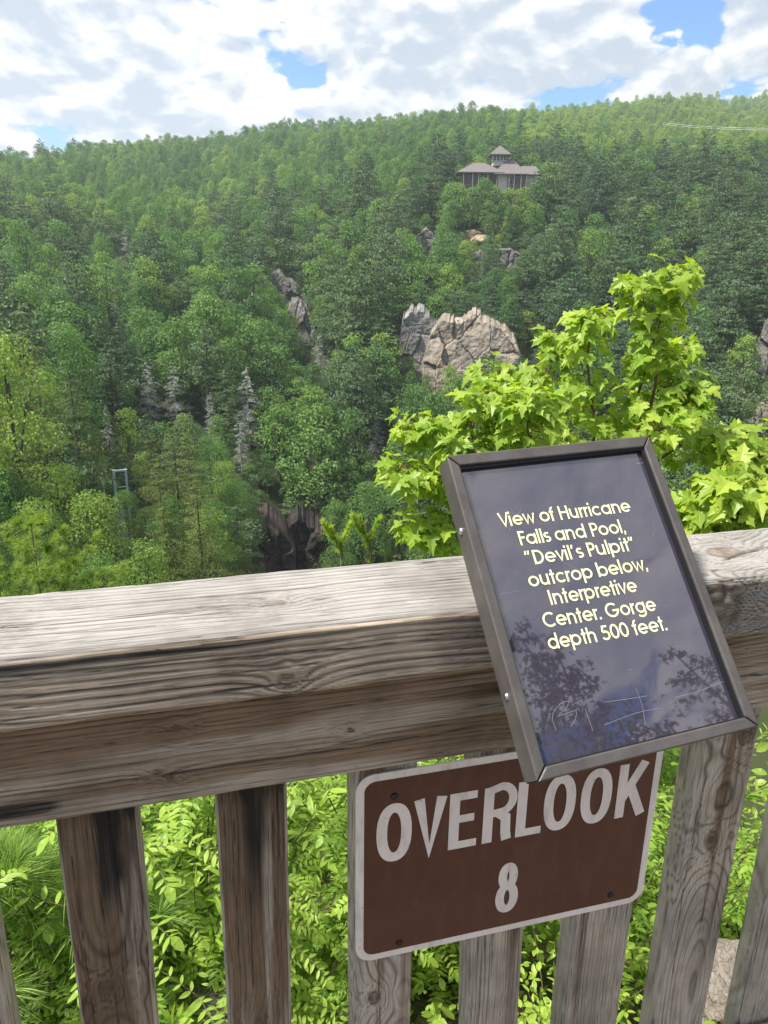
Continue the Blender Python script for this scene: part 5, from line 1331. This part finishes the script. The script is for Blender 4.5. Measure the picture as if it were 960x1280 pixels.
def needle_tufts(lv_pts, r, L, w, n, dirs, fwd=.8):
    V, T = [], []
    for c, d in zip(lv_pts, dirs):
        k = n; dd = d/np.linalg.norm(d)*fwd+unit(r, k)*.75; dd /= np.linalg.norm(dd, axis=1)[:, None]
        s = np.cross(dd, unit(r, k)); s /= np.linalg.norm(s, axis=1)[:, None]; l = L*r.uniform(.75, 1.15, (k, 1))
        b = c+dd*.004*r.uniform(-2, 2, (k, 1)); mid = b+dd*l*.55+np.array([0, 0, -.02])*l; tip = b+dd*l+np.array([0, 0, -.12])*l
        V.append(np.stack([b-s*w*.5, b+s*w*.5, mid+s*w*.5, tip, mid-s*w*.5], 1).reshape(-1, 3)); T.append(np.repeat(np.clip(r.normal(.5, .25), 0, 1)*np.ones(k), 5))
    V = np.concatenate(V); m = len(V)//5; i = np.arange(m)[:, None]*5
    return V, [i+np.array([[0, 1, 2, 4]]), i+np.array([[4, 2, 3]])], np.concatenate(T)
def pine_sapling(seed, H, wid, L=.085, w=.0013, n=46, mat=None, lev=9, name='pine_sapling', dens=1.):
    r = np.random.default_rng(seed); st = [tube([(0, 0, -.1), (0, 0, H)], [.006+.008*H, .002+.001*H], 6)]; pts, dr = [], []
    for l in range(lev):
        u = l/(lev-1); z = H*(.08+.9*u); Lb = wid*.5*(1-u)**.75+.05*wid
        for k in range(6):
            a = k*1.047+r.uniform(-.3, .3)+l; d = np.array([math.cos(a), math.sin(a), .35+.4*u]); e_ = np.array([0, 0, z])+d*Lb*r.uniform(.75, 1.1)
            p = spline([(0, 0, z), np.array([0, 0, z])+d*Lb*.5+np.array([0, 0, -.05*Lb]), e_], 7); st.append(tube(p, np.linspace(.002+.005*Lb, .0015, 7), 4))
            for q in range(max(2, int(Lb*14*dens/(L/.085)))):
                f = r.uniform(.35, 1)*6; i = min(int(f), 5); c = p[i]+(p[i+1]-p[i])*(f-i)
                sd_ = unit(r, 1)[0]*np.array([1, 1, .3]); tip = c+sd_*r.uniform(.1, .9)*Lb*.3
                st.append(tube([c, tip], [.0016, .001], 3)); pts += [tip, (c+tip)/2]; dr += [tip-c+d*.05+1e-4, tip-c+d*.03+1e-4]
            pts.append(p[-1]); dr.append(d)
    pts.append(np.array([0, 0, H])); dr.append(np.array([0, 0, 1.]))
    V, F, T = needle_tufts(pts, r, L, w, n, dr)
    return (V, F, T), st
def make_plant(name, stems, leaf_me, mstem=M_GSTEM):
    V, F, mi = join([(v, f, 0) for v, f in stems]); return mesh_np(name+'_stem', V, F, mstem), leaf_me
SHR = {}
for k, f in (('pinnate', shrub_pinnate), ('oval', shrub_oval), ('slim', shrub_slim)):
    SHR[k] = []
    for v in range(3):
        lv, st, m_ = f(300+v*7+len(k)); SHR[k].append(make_plant(k, st, lv.mesh(k+'_foliage', m_)))
INFO = {'pinnate': ('leafy_shrub', 'bright green feathery shrub with paired leaflets growing below the railing left of the brown sign', 'shrub'),
        'oval': ('leafy_shrub', 'yellow green oval leaved shrub growing below the railing right of centre', 'shrub'),
        'slim': ('leafy_shrub', 'pale green narrow leaved shrub on the slope beyond the railing', 'shrub')}
def put_shrub(k, v, P, s, rz):
    st, fo_ = SHR[k][v]; e = empty(INFO[k][0], tuple(P), rz); e.scale = (s,)*3; e.rotation_euler = (random.uniform(-.15, .15), random.uniform(-.15, .15), rz)
    tag(e, INFO[k][1], 'shrub', {'pinnate': 'feathery shrubs under the railing', 'oval': 'oval leaved shrubs under the railing', 'slim': 'narrow leaved shrubs on the slope'}[k])
    link('stem', st, e); link('foliage', fo_, e); return e
# the shrubs stand on the slope just beyond the fence; s along the fence, q beyond it
M_SHOOT = mat_leaf('fresh_shoot_needles', (.30, .44, .07), (.44, .55, .10), .45, attr='tone', rough=.5, spec=.3)
rs = np.random.default_rng(77)
SH = []
for row, (q, n, lo, hi) in enumerate([(.42, 17, -1.2, 1.9), (.65, 16, -1.3, 2.1), (.95, 16, -1.5, 2.4), (1.4, 14, -2.0, 3.0), (2.1, 13, -2.6, 3.8), (3.1, 13, -3.6, 5.2), (4.5, 13, -5, 7), (6.3, 12, -7, 9), (9, 13, -9, 14), (13, 13, -12, 20)]):
    for k in range(n):
        s_ = lo+(hi-lo)*(k+.5)/n+rs.uniform(-.10, .10)*(1+q*.3); qq = q+rs.uniform(-.15, .15)*(1+q*.3)
        SH.append((s_, qq, row))
for s_, q, row in SH:
    P = s_*tF+(DIST+q)*nF; P = np.array([P[0], P[1], float(terrain(P[0], P[1]))-.04])
    px = proj(P+np.array([0, 0, .3]))[0][0]
    if row == 0 and (px > 780 or px < 60 or 190 < px < 300): continue    # rocks and the little pine there
    u = rs.random()
    if px < 470: k = 'pinnate' if u < .9 else 'slim'
    elif px < 560: k = 'oval' if u < .5 else 'pinnate'
    else: k = 'oval' if u < .72 else ('slim' if u < .85 else 'pinnate')
    s = rs.uniform(.62, .95)*(1 if row < 3 else 1.25 if row < 5 else 1.6 if row < 8 else 2.4)
    if row == 0: s *= .62
    while s > .3 and proj(P+np.array([0, 0, 1.12*s]))[0][1] < 740-.0865*px+22 and px < 520: s *= .9
    put_shrub(k, int(rs.integers(3)), P, s, rs.uniform(0, 6.28))

# pine with long needles, lower left behind the pickets
def add_pine(name, label, cat, P, seed, mat, **kw):
    (V, F, T), st = pine_sapling(seed, **kw); e = empty(name, tuple(P)); e.rotation_euler = (0, 0, seed*.7)
    Vs, Fs, mi = join([(v, f, 0) for v, f in st])
    link('stem', mesh_np('stem', Vs, Fs, M_GSTEM, smooth=True), e); link('foliage', mesh_np('foliage', V, F, mat, attrs={'tone': T}), e); return tag(e, label, cat)
P = gz(P3(20, 1240, .55)); add_pine('pine_sapling', 'small long needled pine behind the leftmost picket', 'pine', P, 3, M_NEED, H=.66, wid=.85, L=.085, n=60, lev=8)
P = gz(P3(110, 1150, 1.2)); add_pine('pine_sapling', 'second long needled pine further back behind the leftmost picket', 'pine', P, 4, M_NEED, H=.8, wid=1.0, L=.085, n=46, lev=9)
# two young shoots showing above the rail
def shoot(x, ytop, q, label, seed, ybot=706):
    r = np.random.default_rng(seed); top = P3(x, ytop, q); base = gz(P3(x+18, 900, q)); st = []; pts, dr = [], []
    p = spline([base, P3(x+14, ybot+20, q), P3(x+8, (ytop+ybot)/2, q), top], 20)-base; st.append(tube(p, np.linspace(.008, .002, 20), 5))
    br = [p[-15:]]
    for k, (i, sx) in enumerate(((14, -1), (13, 1))):
        e_ = p[i]+tF*.04*sx+np.array([0, 0, .065]); b = spline([p[i], (p[i]+e_)/2-np.array([0, 0, .01]), e_], 8); st.append(tube(b, np.linspace(.003, .0014, 8), 4)); br.append(b)
    for b in br:
        for q_ in np.linspace(0.02, 1, 26):
            i = min(int(q_*(len(b)-1)), len(b)-2); f = q_*(len(b)-1)-i; pts.append(b[i]+(b[i+1]-b[i])*f); dr.append((b[i+1]-b[i])/np.linalg.norm(b[i+1]-b[i])*1.4+unit(r, 1)[0]*.35)
    V, F, T = needle_tufts(pts, r, .017, .0012, 34, dr, 1.1)
    e = empty('pine_shoot', tuple(base)); Vs, Fs, mi = join([(v, f, 0) for v, f in st])
    link('stem', mesh_np('stem', Vs, Fs, M_GSTEM, smooth=True), e); link('foliage', mesh_np('foliage', V, F, M_SHOOT, attrs={'tone': T}), e)
    tag(e, label, 'pine shoot')
shoot(414, 660, 1.5, 'shorter left one of two young pine shoots above the railing', 1)
shoot(450, 647, 1.5, 'taller right one of two young pine shoots above the railing', 2)
# yellow green pine just beyond the fence on the left, its top above the rail
T_ = at(38, 652, 13.); g = float(terrain(T_[0], T_[1])); add_pine('pine_tree', 'bright yellow green pine top showing above the railing at far left', 'pine', np.array([T_[0], T_[1], g]), 8, M_NEEDY, H=float(T_[2]-g), wid=5.2, L=.15, w=.005, n=44, lev=15, dens=1.7)

# rocks under the railing
M_ROCKN = mat_rock('lichened_grey_brown_rock', [(.17, .14, .115), (.26, .225, .195), (.20, .18, .16), (.34, .335, .32)], 14, (0, 0, .3), .012)
def near_rock(x, y, q, s, seed, label, sink=.3, rz=0):
    P = P3(x, y, q); V, F = rock_parts(seed, s, 14, .06, 60, 1.6); V = rotz(V, rz)
    o = link('rock', mesh_np('rock', V, F, M_ROCKN), None, tuple(P)); tag(o, label, 'rock')
near_rock(922, 1285, .36, (.13, .15, .15), 401, 'brown and grey lichened boulder between the two rightmost pickets')
near_rock(928, 1205, .46, (.085, .08, .03), 402, 'dark flat stone lying on top of the brown boulder at right')
near_rock(245, 1300, .50, (.16, .13, .09), 403, 'pale grey rock under the shrubs between the left pickets')
near_rock(800, 1345, .50, (.10, .10, .08), 404, 'grey rock behind the picket right of the brown sign')
near_rock(420, 1290, .6, (.12, .12, .07), 405, 'small rock in the shade between the pickets left of the sign')

# low plants between the shrubs
lv = Leaves(); rg_ = np.random.default_rng(9)
for k in range(8000):
    q = .12+5.5*rg_.random()**1.6; s_ = rg_.uniform(-1.3-q*.7, 1.9+q*.9); P = s_*tF+(DIST+q)*nF; z = float(terrain(P[0], P[1])); a = rg_.uniform(0, 6.28); d = np.array([math.cos(a), math.sin(a), rg_.uniform(.1, .9)])
    lv.add(np.array([P[0], P[1], z+rg_.uniform(0, .16)]), d, np.array([0, 0, 1.])+vec(rg_, .4), rg_.uniform(.018, .042)*(1+q*.2), OVAL if k % 3 else SLIM, float(rg_.uniform(0, 1)), .15, .2)
tag(link('ground_cover', lv.mesh('ground_cover', M_FERN)), 'low green leaves covering the slope between the shrubs', 'ground cover', kind='stuff')

# trees on the viewer's side, seen mirrored in the panel
def refl(x, y):
    d = ray(x, y); N_ = pN; r = d-2*(d@N_)*N_; zf_ = ((N_@PTL)/(N_@d)); return CAMP+d*zf_, r
def back_tree(x, y, dist, kind, var, label, H=None):
    o, r = refl(x, y); k = dist/math.hypot(r[0], r[1]); top = o+r*k; g = float(terrain(top[0], top[1])); h = top[2]-g
    s = h/HT[kind][var]; place_tree(kind, var, np.array([top[0], top[1], g-.3]), s*.62, var*2.1, label, KINDN[kind][2], None, True, 1/.62)
back_tree(618, 768, 15, 'nypine', 0, 'pine on the viewer side seen mirrored in the left half of the glossy panel')
back_tree(668, 818, 16, 'nypine', 1, 'second pine mirrored in the panel beside the first')
back_tree(832, 798, 19, 'nypine', 1, 'tall conifer mirrored in the right half of the glossy panel')
back_tree(893, 808, 21, 'nypine', 2, 'slim conifer mirrored at the right edge of the glossy panel')

# ------------------------------------------------------------------ air
def haze():
    m = NT('hazy_air'); v = m.n('ShaderNodeVolumePrincipled'); v.inputs['Color'].default_value = (.80, .88, .97, 1); v.inputs['Density'].default_value = .00015; v.inputs['Anisotropy'].default_value = .3
    m.l(v.outputs[0], m.out.inputs['Volume'])
    v_, f = box(-5500, 5500, -300, 5500, -420, 520); o = link('haze', mesh_np('haze', v_, f, m.m)); tag(o, 'thin pale summer haze filling the gorge and veiling the far hills', 'haze', kind='stuff')
haze()
